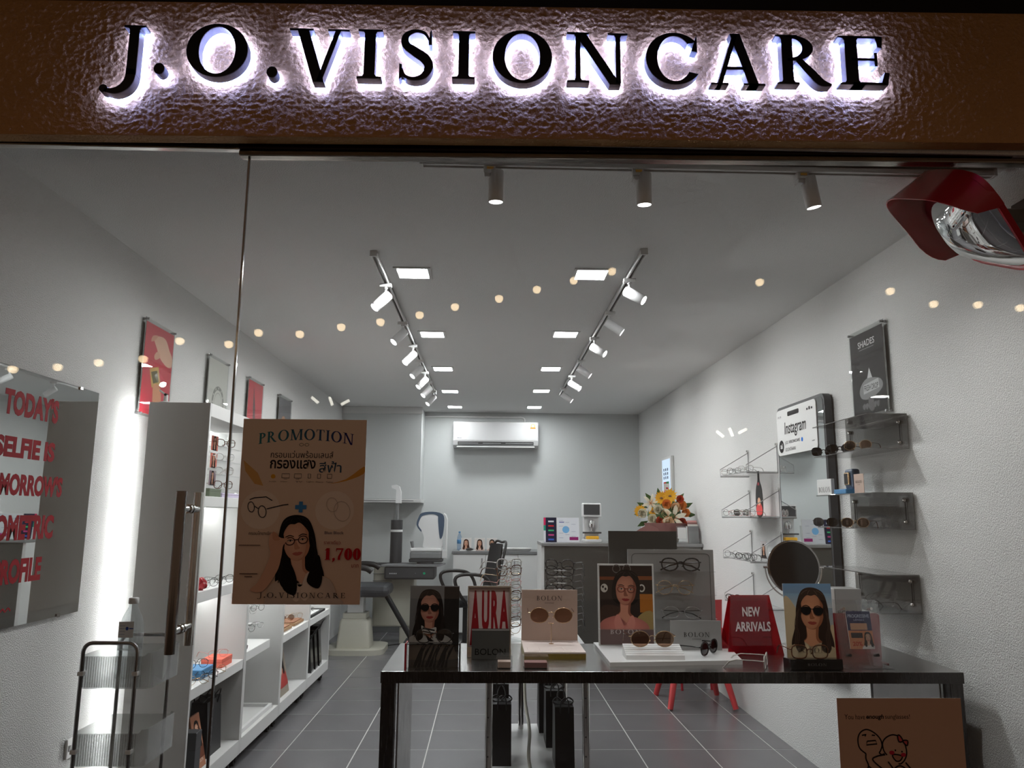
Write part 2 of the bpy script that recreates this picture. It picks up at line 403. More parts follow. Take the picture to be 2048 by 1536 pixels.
mat('tube_lamp', (.9, .9, .9), .5, emit=((1., .95, .82), BULB*.8))
mat('screen', (.03, .03, .03), .2, emit=((.62, .78, 1.), .9))
mat('sign_black', (.004, .004, .005), .35)
mat('sign_side', (.16, .155, .15), .5, var=.3, vscale=60)
mat('gold_wire', (.60, .42, .25), .2, 1.)
mat('silver_wire', (.55, .55, .56), .2, 1.)
mat('dark_wire', (.06, .055, .055), .25, .8)
mat('tortoise', (.10, .035, .015), .15, var=.7, vscale=90)
mat('clear_plastic', (.60, .58, .55), .1, spec=.8)
mat('white_plastic', (.82, .81, .80), .2)
mat('pink_plastic', (.70, .35, .33), .2)
printmat('ink', .6); printmat('ink_gloss', .16)
glass('pane', (.985, .995, .99), .035)
glass('acrylic', (.96, .97, .97), .05, .01, ((.8, .8, .8), .03))
glass('acrylic_haze', (.90, .91, .91), .05, .03, ((.75, .75, .74), .16))
glass('acrylic_smoke', (.60, .595, .58), .05, .03, ((.33, .325, .315), .32))
glass('acrylic_red', (.62, .03, .07), .05, .0, ((.45, .01, .03), .35))
glass('lens_clear', (.95, .96, .96), .06)
glass('lens_smoke', (.06, .055, .05), .06)
glass('lens_brown', (.34, .20, .13), .08)
glass('lens_black', (.008, .008, .01), .06)
glass('bottle_clear', (.90, .93, .94), .05, .0, ((.8, .85, .88), .05))
glass('bottle_blue', (.70, .80, .90), .05, .0, ((.55, .65, .8), .18))

# ------------------------------------------------------------------ room shell
WL, WR, CE, BK = -1.895, 2.03, 2.865, 7.76
def wall(name, x0, x1, y0, y1, z0, z1, m): 
    mb = MB(); mb.box(x0, x1, y0, y1, z0, z1); mb.smooth = False; return struct(mb.build(name, m))
wall('wall_left', WL-.12, WL, -.05, BK+.12, -.1, CE+.5, 'wall_paint')
wall('wall_right', WR, WR+.12, -.05, BK+.12, -.1, CE+.5, 'wall_paint')
wall('wall_back', WL, WR, BK, BK+.12, -.1, CE+.1, 'wall_plain')
wall('ceiling', WL, WR, .06, BK, CE, CE+.1, 'ceiling_paint')
box_l = MB(); box_l.box(WL+.001, -.87, 7.3, BK-.001, 1.69, CE-.001, .004); box_l.smooth = False
bh = struct(box_l.build('wall_cupboard_recess', 'wall_plain'))
led = MB(); led.box(WL+.001, -.855, 7.28, BK-.002, 1.645, 1.688, .004); led.build('ledge', 'laminate', bh)
hd = MB(); hd.box(WL+.001, -.862, 7.285, 7.30, CE-.09, CE-.002, .003); hd.build('header_board', 'laminate', bh)
sl = MB(); sl.box(-1.7, -.95, 7.277, 7.2805, 1.664, 1.670); sl.build('slot', 'dark_grey', bh)
# floor: a grout bed carrying single tiles
fl = MB(); fl.box(WL, WR, -.02, BK, -.1, -.0012); fl.smooth = False
floor = struct(fl.build('floor', 'grout'))
TX, TY, GAP = .4533, .447, .0075
tm = MB(); tm.box(0, TX-GAP, 0, TY-GAP, -.010, 0, .0008); tme = tm.mesh('tile'); tme.materials.append(MATS['tile'])
xs = [-.377+TX*k for k in range(-4, 7)]; ys = [2.721+TY*k for k in range(-7, 13)]
for x in xs:
    for y in ys:
        x0, x1, y0, y1 = max(x, WL), min(x+TX, WR), max(y, -.02), min(y+TY, BK)
        if x1-x0 < .03 or y1-y0 < .03: continue
        t = bpy.data.objects.new('tile', tme); C.objects.link(t); t.parent = floor
        t.location = (x0+GAP/2, y0+GAP/2, 0); t.scale = ((x1-x0-GAP)/(TX-GAP), (y1-y0-GAP)/(TY-GAP), 1)
pv = MB(); pv.box(-7, 7, -12, -.021, -.3, -.02); pv.smooth = False; struct(pv.build('floor_pavement', 'pavement'))
bb = MB(); bb.box(WL, -.9, BK-.012, BK-.0005, 0, .09, .002); struct(bb.build('baseboard_back', 'mid_grey'))
# fascia: real stucco relief lit by the halo letters
def fascia():
    x0, x1, z0, z1 = -2.35, 2.55, 2.792, 3.300; d = .0046; nx, nz = int((x1-x0)/d), int((z1-z0)/d)
    vs = []; fs = []
    for j in range(nz+1):
        for i in range(nx+1):
            x, z = x0+(x1-x0)*i/nx, z0+(z1-z0)*j/nz
            q = Vector((x*60, 0, z*68)); n = noise.noise(q+Vector((noise.noise(q*.6)*1.2, 3, 0)))
            m = 1-abs(noise.noise(Vector((x*42+5, 7, z*54)))*2)
            edge = min(1, min(j, nz-j)/2)
            vs.append((x, -.10-edge*(.0016*n+.0024*max(0, m)**2+.0016*noise.noise(Vector((x*85, 1, z*85)))), z))
    W = nx+1
    for j in range(nz):
        for i in range(nx): fs.append((j*W+i, j*W+i+1, (j+1)*W+i+1, (j+1)*W+i))
    mb = MB(); mb.add(vs, fs); me = mb.mesh('fascia'); me.set_sharp_from_angle(angle=PI)
    o = struct(link('wall_fascia', me, 'stucco'))
    b = MB(); b.box(x0, x1, -.0995, -.046, z0+.0, z1); b.smooth = False; b.build('backing', 'stucco', o)
    tilt = Matrix.Translation((0, 0, 3.0)) @ Matrix.Rotation(-.0135, 4, 'Y') @ Matrix.Translation((0, 0, -3.0))
    o.matrix_world = tilt
    return o
fascia()
up = MB(); up.box(-2.6, 2.8, -.02, .3, 3.27, 5.2); up.smooth = False; struct(up.build('wall_upper', 'soffit'))
cv = MB(); cv.box(-2.6, 2.8, -1.1, -.02, 3.52, 3.6); cv.smooth = False; struct(cv.build('trim_canopy', 'soffit'))
# head rails of the shopfront
t1 = MB(); t1.box(-.868, 2.45, -.032, .032, 2.780, 2.812, .004); t1 = struct(t1.build('trim_1', 'rail_dark'))
t1b = MB(); t1b.box(-.868, 2.45, -.022, .022, 2.758, 2.7795, .005); t1b.build('chrome_lip', 'rail_chrome', t1); t1.matrix_world = Matrix.Rotation(-.0115, 4, 'Y')
t2 = MB(); t2.box(-2.3, -.870, -.04, .04, 2.790, 2.812, .004); t2 = struct(t2.build('trim_2', 'rail_dark'))
t2b = MB(); t2b.box(-2.3, -.870, -.014, .014, 2.774, 2.790, .003); t2b.build('chrome_lip', 'chrome', t2)
hd2 = MB(); hd2.box(WL, WR, -.04, .06, 2.802, 2.98); hd2.smooth = False; struct(hd2.build('wall_head', 'ceiling_paint'))
p1 = MB(); p1.box(-.862, WR, -.005, .005, 0, 2.775, .001); struct(p1.build('window_1', 'pane'))
p2 = MB(); p2.box(-1.89, -.872, -.005, .005, .01, 2.776, .001); door = struct(p2.build('door_1', 'pane'))
ed = MB(); ed.box(-.8705, -.8635, -.0055, .0055, .01, 2.77, .001); ed.build('edge_seal', 'dark_chrome', door)
def pull(x, y, m, nm):
    mb = MB(); mb.cyl((x, y, 1.068), (x, y, 1.568), .0165, n=24); return mb.build(nm, m, door)
h1 = pull(-.980, -.085, 'dark_chrome', 'handle'); h2 = pull(-.987, .085, 'chrome', 'handle')
for z in (1.512, 1.132):
    mb = MB(); mb.cyl((-.982, -.083, z), (-.986, .083, z), .0115, n=18); mb.cyl((-.9835, -.018, z), (-.9835, -.006, z), .015, n=18); mb.cyl((-.9835, .006, z), (-.9835, .018, z), .015, n=18); mb.build('standoff', 'chrome', h2)

# ------------------------------------------------------------------ halo sign letters
LET = [('J',-1.336,-1.201,2.948,3.152),('.',-1.160,-1.123,2.972,3.013),('O',-1.055,-0.846,2.970,3.162),('.',-0.778,-0.741,2.969,3.010),
 ('V',-0.707,-0.502,2.960,3.156),('I',-0.471,-0.387,2.974,3.159),('S',-0.330,-0.210,2.973,3.162),('I',-0.144,-0.066,2.981,3.161),
 ('O',-0.005,0.202,2.973,3.166),('N',0.256,0.467,2.978,3.168),('C',0.530,0.717,2.982,3.172),('A',0.756,0.947,2.982,3.174),
 ('R',0.991,1.185,2.990,3.179),('E',1.214,1.391,2.994,3.181)]
seen = {}
ORD = {'J': [''], '.': ['between J and O', 'between O and V'], 'O': ['first', 'second'], 'I': ['first', 'second']}
for ch, x0, x1, z0, z1 in LET:
    k = seen.get(ch, 0); seen[ch] = k+1
    if ch == '.': lab = 'black round full stop with white halo light, '+ORD[ch][k]
    elif ch in ('O', 'I'): lab = f'{ORD[ch][k]} letter {ch} from the left on the brown fascia, halo lit'
    else: lab = f'black serif letter {ch} with white halo light on the brown fascia'
    t = thing('sign_letter', lab, 'sign letter', ((x0+x1)/2, -.10, z0), 0, 'halo-lit letters of the shop sign')
    st, w = glyph(ch, .20, .068)
    yl = min(p[1] for L, R, c in st for p in L+R); 
    sc = (z1-z0)
    if ch in 'J': yl = 0
    elif ch not in '.': yl = 0
    s_ = [([((p[0]/w-.5)*(x1-x0), p[1]*(sc if ch != '.' else sc/.22)) for p in L], [((p[0]/w-.5)*(x1-x0), p[1]*(sc if ch != '.' else sc/.22)) for p in R], c) for L, R, c in st]
    mb = MB(); mb.smooth = False; strips_prism(mb, s_, -.0565, -.053); mb.build('face', 'sign_black', t)
    mb = MB(); mb.smooth = False; strips_prism(mb, s_, -.053, -.019, front=False, back=False); mb.build('return', 'sign_side', t)
    mb = MB(); mb.smooth = False; strips_prism(mb, s_, -.019, -.004, front=True, back=False); mb.build('light_back', 'sign_led', t, 'glowing white acrylic back')

# ------------------------------------------------------------------ ceiling lights
def lamp(name, kind, energy, parent, M, **k):
    l = bpy.data.lights.new(name, kind); l.energy = energy
    for a, b in k.items(): setattr(l, a, b)
    o = bpy.data.objects.new(name, l); C.objects.link(o); o.parent = parent; o.matrix_local = M; return o
f_ = MB(); f_.box(-.105, .105, -.105, -.085, -.008, 0, .002); f_.box(-.105, .105, .085, .105, -.008, 0, .002); f_.box(-.105, -.085, -.085, .085, -.008, 0, .002); f_.box(.085, .105, -.085, .085, -.008, 0, .002)
fm = f_.mesh('frame'); d_ = MB(); d_.box(-.085, .085, -.085, .085, -.004, -.0005); dm = d_.mesh('diffuser')
ords = ['nearest', 'second', 'third', 'fourth', 'farthest']
for side, X, Y in (('left', -.447, (1.657, 3.178, 4.592, 5.938, 7.2)), ('right', .571, (1.629, 3.115, 4.522, 5.83, 7.15))):
    for i, y in enumerate(Y):
        t = thing('downlight', f'{ords[i]} square white ceiling downlight of the {side} row', 'downlight', (X, y, CE), 0, 'square ceiling downlights')
        link('frame', fm, 'white', t); link('diffuser', dm, 'led', t)
def track(name, label, p0, p1, w=.034):
    d = Vector(p1)-Vector(p0); L = d.length
    t = thing(name, label, 'light track', p0, math.atan2(d.y, d.x), 'ceiling light tracks')
    mb = MB(); mb.box(0, L, -w/2, -.008, -.03, 0, .002); mb.box(0, L, .008, w/2, -.03, 0, .002); mb.box(0, L, -w/2, w/2, -.012, -.0005); mb.build('rail', 'white', t)
    mb = MB(); mb.box(.004, L-.004, -.008, .008, -.017, -.0125); mb.build('groove', 'black', t)
    for a in (-.012, L): 
        mb = MB(); mb.box(a, a+.012, -w/2-.002, w/2+.002, -.032, 0, .002); mb.build('end_cap', 'white', t)
    return t
track('light_track', 'long white ceiling track on the left with spotlights aimed left', (-.62, 1.30, CE), (-.62, 6.0, CE))
track('light_track', 'long white ceiling track on the right with spotlights aimed right', (.79, 1.20, CE), (.80, 6.0, CE))
track('light_track', 'short white ceiling track running across just behind the glass front', (-.27, .22, CE), (1.98, .22, CE), .045)
_sp = {}
def spot(x, y, aim, label, group, on, power, front=False):
    t = thing('track_spotlight', label, 'spotlight', (x, y, CE-.028), 0, group)
    if not _sp:
        a = MB(); a.box(-.035, .035, -.016, .016, -.022, 0, .003); _sp['adapter'] = a.mesh('adapter')
        a = MB(); a.tube([(0,0,-.02),(0,0,-.05),(0,0,-.085)], .0075, 10); a.cyl((0,0,-.02),(0,0,-.032), .013, n=14); _sp['arm'] = a.mesh('arm')
        a = MB(); a.lathe([(.001,.0),(.027,.0),(.030,-.003),(.030,-.125),(.0285,-.128),(.0265,-.128),(.0265,-.122),(.001,-.122)], 24); _sp['housing'] = a.mesh('housing')
        a = MB(); a.lathe([(.001,-.1225),(.0262,-.1225),(.0262,-.1245),(.001,-.1245)], 20); _sp['lens'] = a.mesh('lens')
        a = MB(); a.box(-.035, .012, -.022, .02, -.03, 0, .003); a.box(-.032, -.008, -.02, .015, -.045, -.03, .003); _sp['adapter2'] = a.mesh('adapter')
        a = MB(); a.box(-.022, .004, -.0235, -.0222, -.016, -.006); _sp['sticker'] = a.mesh('warning_sticker')
    if front:
        ad = link('adapter', _sp['adapter2'], 'white', t); link('warning_sticker', _sp['sticker'], 'petal_yellow', ad)
        M = Matrix.Translation((.014, 0, -.012)) @ aim
        sc = Matrix.Diagonal((1.0, 1.0, .98, 1))
    else:
        link('adapter', _sp['adapter'], 'white', t); link('arm', _sp['arm'], 'white', t)
        M = Matrix.Translation((0, 0, -.085)) @ aim @ Matrix.Translation((0, 0, .03)); sc = Matrix.Identity(4)
    h = link('housing', _sp['housing'], 'white_satin', t); h.matrix_local = M @ sc
    l = link('lens', _sp['lens'], 'spot_led' if on else 'mid_grey', t); l.matrix_local = M @ sc
    if on: lamp('spot', 'SPOT', power, t, M @ sc @ Matrix.Translation((0, 0, -.128)), spot_size=front or 2.0, spot_blend=1.0, shadow_soft_size=.028, color=(1, .985, .965))
    return t
def aimrot(dx, dy, dz):
    return Vector((0, 0, -1)).rotation_difference(Vector((dx, dy, dz)).normalized()).to_matrix().to_4x4()
for i, y in enumerate((1.795, 2.705, 3.446, 4.05, 4.62, 5.15, 5.746)):
    spot(-.62, y, aimrot(-.62, -.42, -.78), f'{["nearest","second","third","fourth","fifth","sixth","farthest"][i]} white spotlight on the left ceiling track', 'white cylinder spotlights on the left track', i < 6, SPOT_SIDE)
for i, y in enumerate((1.62, 2.345, 3.088, 3.964, 4.707, 5.463)):
    spot(.79, y, aimrot(.74, -.40 if i % 2 == 0 else -.1, -.55), f'{["nearest","second","third","fourth","fifth","farthest"][i]} white spotlight on the right ceiling track', 'white cylinder spotlights on the right track', True, SPOT_SIDE*(.6 if i == 1 else 1))
for i, x in enumerate((0., .579, 1.229)):
    spot(x, .225, aimrot((0, .02, .20)[i], .10, -1), f'{["left","middle","right"][i]} one of the three white spotlights right behind the glass front', 'front row spotlights behind the glass', True, SPOT_FRONT*(1, 1, 1.5)[i], (1.35, 1.35, 2.2)[i])
for i, (x, z) in enumerate(((-.592, 1.879), (-.538, 1.876), (-.49, 1.872), (.788, 1.778), (.826, 1.785), (.866, 1.789))):   # tube lamps across the street, mirrored in the glass
    k = 1+6/2.6; side = 'left' if i < 3 else 'right'
    t = thing('tube_lamp', f'{["left","middle","right"][i % 3]} of three short white tube lamps across the street, {side} cluster', 'tube lamp', (x*k, -6.0, 1.5+(z-1.5)*k), 0, 'tube lamps across the street')
    a = (.7, 1.2, -.5)[i % 3]; mb = MB(); mb.cyl((-.05*math.cos(a), 0, .05*math.sin(a)), (.05*math.cos(a), 0, -.05*math.sin(a)), .016, n=10); mb.build('tube', 'tube_lamp', t)
    mb = MB(); mb.cyl((0, 0, .015), (0, 0, .20), .004, n=8); mb.build('hanger', 'black', t)
# the street's warm string of bulbs behind the viewer, seen only as reflections in the panes
DOTS = [(-1.608,1.973),(-1.46,1.982),(-1.325,1.999),(-1.178,2.014),(-1.06,2.078),(-.894,2.069),(-.796,2.111),(-.655,2.108),(-.515,2.135),(-.381,2.155),(-.247,2.182),(-.125,2.213),(.028,2.245),(.16,2.28),(.29,2.315),(.425,2.351),(.95,2.32),(1.417,2.295),(1.57,2.25),(1.73,2.25),(1.882,2.241)]
for i, (x, z) in enumerate(DOTS):
    k = 1+3.0/2.6   # bulbs hang 3 m in front of the panes
    t = thing('string_bulb', f'warm round bulb of the street string lights, {NTH[i] if i < 12 else ["ninth","eighth","seventh","sixth","fifth","fourth","third","second","last"][i-12]} from the {"left" if i < 12 else "right"}', 'string light', (x*k, -3.0, 1.5+(z-1.5)*k), 0, 'warm string lights over the street')
    mb = MB(); mb.lathe([(.002,-.031),(.018,-.027),(.028,-.015),(.031,0),(.028,.013),(.014,.021),(.008,.022)], 14); mb.build('globe', 'bulb', t)
    mb = MB(); mb.cyl((0,0,.02),(0,0,.045), .009, n=10); mb.build('cap', 'black', t)
pts = [(x*(1+3/2.6), -3.0, 1.5+(z-1.5)*(1+3/2.6)+.046) for x, z in DOTS]
mb = MB(); mb.tube([(-6, -3.0, 3.6)]+pts+[(6, -3.0, 3.9)], .003, 6); o = mb.build('string_cable', 'black')
o['label'] = 'thin black cable carrying the warm string bulbs over the street'; o['category'] = 'cable'

# ------------------------------------------------------------------ eyeglasses
def lens_outline(a, b, p, n=22, cat=0.):
    out = []
    for k in range(n):
        t = 2*PI*k/n; c, s = math.cos(t), math.sin(t)
        x = a*math.copysign(abs(c)**(2/p), c); z = b*math.copysign(abs(s)**(2/p), s)
        out.append((x, z+cat*b*.25*(x/a)*(1 if z > -b*.3 else .3)))
    return out
STY = {  # half width, half height, squareness, rim radius, rim material, lens, temple material, lift of the outer corner
 'gold_round': (.0245, .0225, 2.1, .0011, 'gold_wire', 'lens_clear', 'gold_wire', 0), 'silver_oval': (.026, .0185, 2.2, .0011, 'silver_wire', 'lens_clear', 'dark_wire', 0),
 'black_oval': (.0265, .020, 2.3, .0026, 'black_gloss', 'lens_clear', 'black_gloss', .3), 'tortoise_square': (.0255, .021, 3.0, .0022, 'tortoise', 'lens_clear', 'tortoise', .2),
 'clear_square': (.0255, .021, 2.8, .0024, 'clear_plastic', 'lens_clear', 'clear_plastic', .2), 'dark_round': (.0245, .022, 2.2, .0014, 'dark_wire', 'lens_clear', 'dark_wire', 0),
 'sun_black': (.0275, .0225, 2.8, .0024, 'black_gloss', 'lens_black', 'black_gloss', .3), 'sun_brown': (.0285, .0235, 2.05, .0011, 'gold_wire', 'lens_brown', 'tortoise', 0),
 'sun_smoke': (.0275, .023, 2.4, .0012, 'dark_wire', 'lens_smoke', 'dark_wire', .1), 'white_cat': (.026, .020, 2.5, .0026, 'white_plastic', 'lens_clear', 'white_plastic', .6),
 'pink_wire': (.025, .020, 2.4, .0013, 'pink_plastic', 'lens_clear', 'pink_plastic', .2), 'sun_ink': (.030, .022, 2.2, .003, 'black_gloss', 'lens_black', 'black_gloss', .2)}
_gm = {}
def gl_meshes(sty, folded):
    k = (sty, folded)
    if k in _gm: return _gm[k]
    a, b, p, r, fm_, lm, tm_, cat = STY[sty]; out = []; cx = a+.0095
    fr = MB()
    for s in (-1, 1):
        o = [(s*(cx+x), -.0015*(x/a)**2*0, b+r+z) for x, z in lens_outline(a, b, p, 22, cat)]
        fr.tube(o, r, 6, True)
        fr.cyl((s*(cx+a-.001), 0, b+r+b*.35), (s*(cx+a+.006), .004, b+r+b*.35), max(r, .0016), n=6)
        fr.tube([(s*.0085, .001, b*.95), (s*.006, .006, b*.75)], .0016, 5)
    fr.tube([(-.0095, 0, b+r+b*.25), (-.004, -.0012, b+r+b*.42), (.004, -.0012, b+r+b*.42), (.0095, 0, b+r+b*.25)], max(r, .0012), 6)
    out.append(('frame', fr.mesh('frame'), fm_))
    for s in (-1, 1):
        l = MB(); o = [(s*(cx+x), z+b+r) for x, z in lens_outline(a-.0004, b-.0004, p, 22, cat)]
        n = len(o); l.add([(s*cx, -.0028, b+r)]+[(x, -.0006, z) for x, z in o], [(0, 1+i, 1+(i+1) % n) for i in range(n)])
        out.append(('lens', l.mesh('lens'), lm))
    hx, hz = cx+a+.006, b+r+b*.35
    for s in (-1, 1):
        t = MB(); rt = max(r*.75, .0013)
        if folded: P = [(s*hx, .004, hz), (s*hx*.9, .009+.003*s, hz-.001), (0, .011+.003*s, hz-.004), (-s*hx*.55, .010+.003*s, hz-.012), (-s*hx*.95, .009+.003*s, hz-.026)]
        else: P = [(s*hx, .004, hz), (s*hx, .03, hz+.001), (s*(hx-.001), .09, hz), (s*(hx-.004), .115, hz-.008), (s*(hx-.007), .14, hz-.034)]
        t.tube(P, [rt, rt, rt, rt*1.5, rt*1.2], 6); out.append(('temple', t.mesh('temple'), tm_))
    _gm[k] = out; return out
def glasses(sty, loc, rotz, label, group=None, folded=False, tilt=0., scale=1., M=None):
    t = thing('sunglasses' if sty.startswith('sun') else 'eyeglasses', label, 'sunglasses' if sty.startswith('sun') else 'eyeglasses', loc, rotz, group)
    t.rotation_euler = (tilt, 0, rotz); t.scale = (scale,)*3
    if M is not None: t.matrix_world = M
    for n, me, m in gl_meshes(sty, folded): link(n, me, m, t)
    return t

# ------------------------------------------------------------------ printed portraits
SK = S(214, 168, 142); SKD = S(176, 122, 98)
def portrait(p, cx, cy, h, skin=SK, shade=SKD, hair=S(28, 20, 18), top=S(225, 220, 215), spec='sun', longhair=True, lips=S(160, 52, 50), tilt=0., collar=None):
    """woman's head and shoulders; cy is the chin, h the head height, in card units"""
    c_, s_ = math.cos(tilt), math.sin(tilt)
    def q(x, y): x, y = x*h, y*h; return (cx+x*c_-y*s_, cy+x*s_+y*c_)
    lit = lambda c, k: tuple(min(1, v*k) for v in c)
    def B(pts, col, n=5, mid=None): p.blob([q(*a) for a in pts], col, n, mid)
    if longhair: B([(-.30,1.02),(0,1.13),(.32,1.0),(.46,.6),(.50,.1),(.62,-.45),(.44,-.72),(.1,-.6),(-.2,-.62),(-.5,-.7),(-.6,-.4),(-.48,.1),(-.45,.6)], hair)
    else: B([(-.30,1.02),(0,1.13),(.32,1.0),(.46,.65),(.42,.2),(.2,.0),(-.2,.0),(-.44,.2),(-.45,.65)], hair)
    B([(-.16,.2),(.16,.2),(.17,-.22),(.30,-.38),(0,-.62),(-.30,-.38),(-.17,-.22)], shade)
    B([(-.16,.12),(.08,.12),(.10,-.25),(.22,-.42),(0,-.58),(-.26,-.40),(-.15,-.22)], skin)
    B([(-.30,-.36),(-.15,-.42),(0,-.66),(.15,-.42),(.30,-.36),(.74,-.55),(.90,-.95),(.92,-1.25),(-.92,-1.25),(-.90,-.95),(-.74,-.55)], lit(top, .8), 5, lit(top, 1.15))
    if collar: 
        B([(-.28,-.34),(-.16,-.40),(0,-.85),(-.14,-1.0),(-.34,-.62)], collar); B([(.28,-.34),(.16,-.40),(0,-.85),(.14,-1.0),(.34,-.62)], collar)
    B([(0,-.01),(.16,.04),(.29,.22),(.34,.5),(.32,.78),(.18,.96),(0,1.0),(-.18,.96),(-.32,.78),(-.34,.5),(-.29,.22),(-.16,.04)], shade)
    B([(-.04,.0),(.10,.05),(.20,.22),(.24,.5),(.22,.78),(.12,.94),(-.04,.98),(-.2,.94),(-.32,.76),(-.335,.5),(-.28,.22),(-.16,.05)], tuple((a+b)/2 for a, b in zip(skin, shade)), 5, lit(skin, 1.12))
    B([(-.045,.55),(.03,.36),(.075,.30),(.0,.27),(-.07,.30)], shade, 4)
    B([(-.13,.175),(-.04,.205),(0,.195),(.04,.205),(.13,.175),(.05,.12),(-.05,.12)], lips, 4)
    for s in (-1, 1):
        B([(s*.06,.60),(s*.16,.645),(s*.27,.61),(s*.26,.595),(s*.16,.62),(s*.07,.585)], hair, 3)
        if spec != 'sun':
            B([(s*.09,.495),(s*.155,.518),(s*.22,.50),(s*.155,.48)], S(205,196,190), 3); p.ell(*q(s*.155,.499), .022*h, .022*h, S(30,20,16), n=10); p.line([q(s*.085,.50), q(s*.155,.525), q(s*.23,.505)], .012*h, hair, False, 3)
    B([(-.36,.45),(-.36,.72),(-.20,.98),(0,1.06),(.22,.98),(.37,.72),(.37,.45),(.30,.70),(.12,.92),(-.02,.90),(-.16,.90),(-.30,.72)], hair)
    if longhair:
        B([(-.34,.75),(-.30,.5),(-.33,.2),(-.30,-.15),(-.22,-.5),(-.42,-.62),(-.52,-.3),(-.46,.2),(-.44,.6)], hair)
        B([(.34,.75),(.31,.5),(.33,.2),(.31,-.15),(.24,-.5),(.46,-.62),(.54,-.3),(.47,.2),(.45,.6)], hair)
    for x0 in (-.24, -.10, .12, .26): p.line([q(x0*.5, 1.05), q(x0*.9, 1.01), q(x0*1.3, .93)], .022*h, tuple(min(1, c*2.6+.006) for c in hair), False, 4)
    if longhair:
        for s in (-1, 1):
            for k in range(3): p.line([q(s*(.38+.03*k), .55-.05*k), q(s*(.44+.03*k), .1), q(s*(.38+.05*k), -.2), q(s*(.44+.04*k), -.5)], .02*h, tuple(min(1, c*2.2+.004) for c in hair), False, 4)
    if spec == 'sun':
        for s in (-1, 1): B([(s*.03,.56),(s*.16,.60),(s*.31,.57),(s*.30,.44),(s*.18,.37),(s*.06,.42)], S(14,12,12), 4)
        p.line([q(-.05,.54), q(.05,.54)], .02*h, S(20,16,14))
    elif spec:
        for s in (-1, 1): 
            x, y = q(s*.165,.49); p.oval(x, y, .125*h, .105*h, .022*h, S(*spec), tilt)
        p.line([q(-.05,.51), q(.05,.51)], .022*h, S(*spec))

# ------------------------------------------------------------------ left wall: mirror, posters
R_L, U_ = (0, 1, 0), (0, 0, 1)      # reading directions on the left wall; the right wall reads the other way
def board_thing(name, label, cat, org, right, up, group=None): return thing(name, label, cat, M=basis(org, right, up), group=group)
mir = board_thing('wall_mirror', 'large frameless wall mirror with red slogan lettering on the left wall', 'mirror', (WL+.001, .10, 1.047), R_L, U_)
mb = MB(); mb.box(0, 1.022, 0, 1.018, 0, .012, .002); mb.build('backing', 'grey_metal', mir)
mb = MB(); mb.box(.002, 1.020, .002, 1.016, .0121, .0150); mb.smooth = False; mb.build('mirror_plate', 'mirror_glass', mir)
for x, y in ((.85, 1.010), (.85, .003), (.2, 1.010), (.2, .003)):
    mb = MB(); mb.box(x-.012, x+.012, y-.006, y+.010, .0, .021, .002); mb.build('clip', 'chrome', mir)
RED = S(150, 6, 32)
for txt, y0, y1, z0, z1 in (("TODAY'S", .310, .690, 1.874, 1.978), ("SELFIE IS", .285, .693, 1.709, 1.792), ("TOMORROW'S", .215, .780, 1.561, 1.650), ("BIOMETRIC", .268, .742, 1.385, 1.486), ("PROFILE", .365, .682, 1.216, 1.314)):
    pb = PB(.0155); pb.text(txt, y0, y1, z0-1.047, z1-1.047, RED, bold=.05); pb.build('lettering', mir, label='tall red condensed lettering')
pb = PB(.0155); pb.line([(.16+.017*k, .066+.012*(k % 2)) for k in range(21)], .007, RED, False, 3); pb.build('lettering', mir)
def acrylic_poster(label, y0, y1, z0, z1, draw, right=R_L, X=WL, s=1):
    w = abs(y1-y0); h = z1-z0
    t = board_thing('acrylic_poster', label, 'poster', (X+s*.022, y0, z0), right, U_, 'acrylic-mounted wall posters')
    mb = MB(); mb.box(-.012, w+.012, -.015, h+.022, -.001, .0, .0002); mb.build('back_sheet', 'acrylic_haze', t)
    mb = MB(); mb.box(-.012, w+.012, -.015, h+.022, .006, .0085, .0005); mb.build('front_sheet', 'pane', t)
    mb = MB(); mb.box(0, w, 0, h, .0002, .0012); mb.build('sheet', 'paper', t)
    pb = PB(.0015); draw(pb, w, h); pb.build('print', t)
    for x in (.004, w-.004):
        for y in (h+.012, -.006):
            mb = MB(); mb.cyl((x, y, -.021), (x, y, .014), .0065, n=12); mb.build('standoff', 'grey_metal', t)
    return t
def draw_hands(p, w, h):
    p.rect(0, w, 0, h, S(206, 44, 66), S(190, 50, 66))
    p.blob([(w*.98,h*.62),(w*.80,h*.60),(w*.55,h*.66),(w*.40,h*.76),(w*.30,h*.84),(w*.45,h*.90),(w*.70,h*.90),(w*.86,h*.80),(w*.99,h*.72)], S(224,176,150))
    p.blob([(w*.34,h*.84),(w*.20,h*.80),(w*.24,h*.87),(w*.42,h*.90)], S(210,150,124)); p.blob([(w*.44,h*.72),(w*.34,h*.66),(w*.40,h*.62),(w*.56,h*.68)], S(214,160,134))
    p.poly([(w*.22,h*.50),(w*.52,h*.56),(w*.64,h*.36),(w*.34,h*.30)], S(196,158,78)); p.poly([(w*.28,h*.47),(w*.48,h*.51),(w*.57,h*.39),(w*.38,h*.35)], S(90,84,40))
    p.blob([(w*.40,h*.34),(w*.62,h*.34),(w*.70,h*.2),(w*.76,0),(w*.44,0),(w*.40,h*.18)], S(216,150,112))
def draw_clock(p, w, h):
    p.rect(0, w, 0, h, S(214,212,206)); p.oval(w*.55, h*.42, w*.32, w*.32, w*.07, S(120,118,112)); p.oval(w*.55, h*.42, w*.2, w*.2, w*.012, S(150,148,142))
    for k in range(12): a = k*PI/6; p.ell(w*.55+w*.285*math.cos(a), h*.42+w*.285*math.sin(a), w*.022, w*.022, S(214,212,206), n=8)
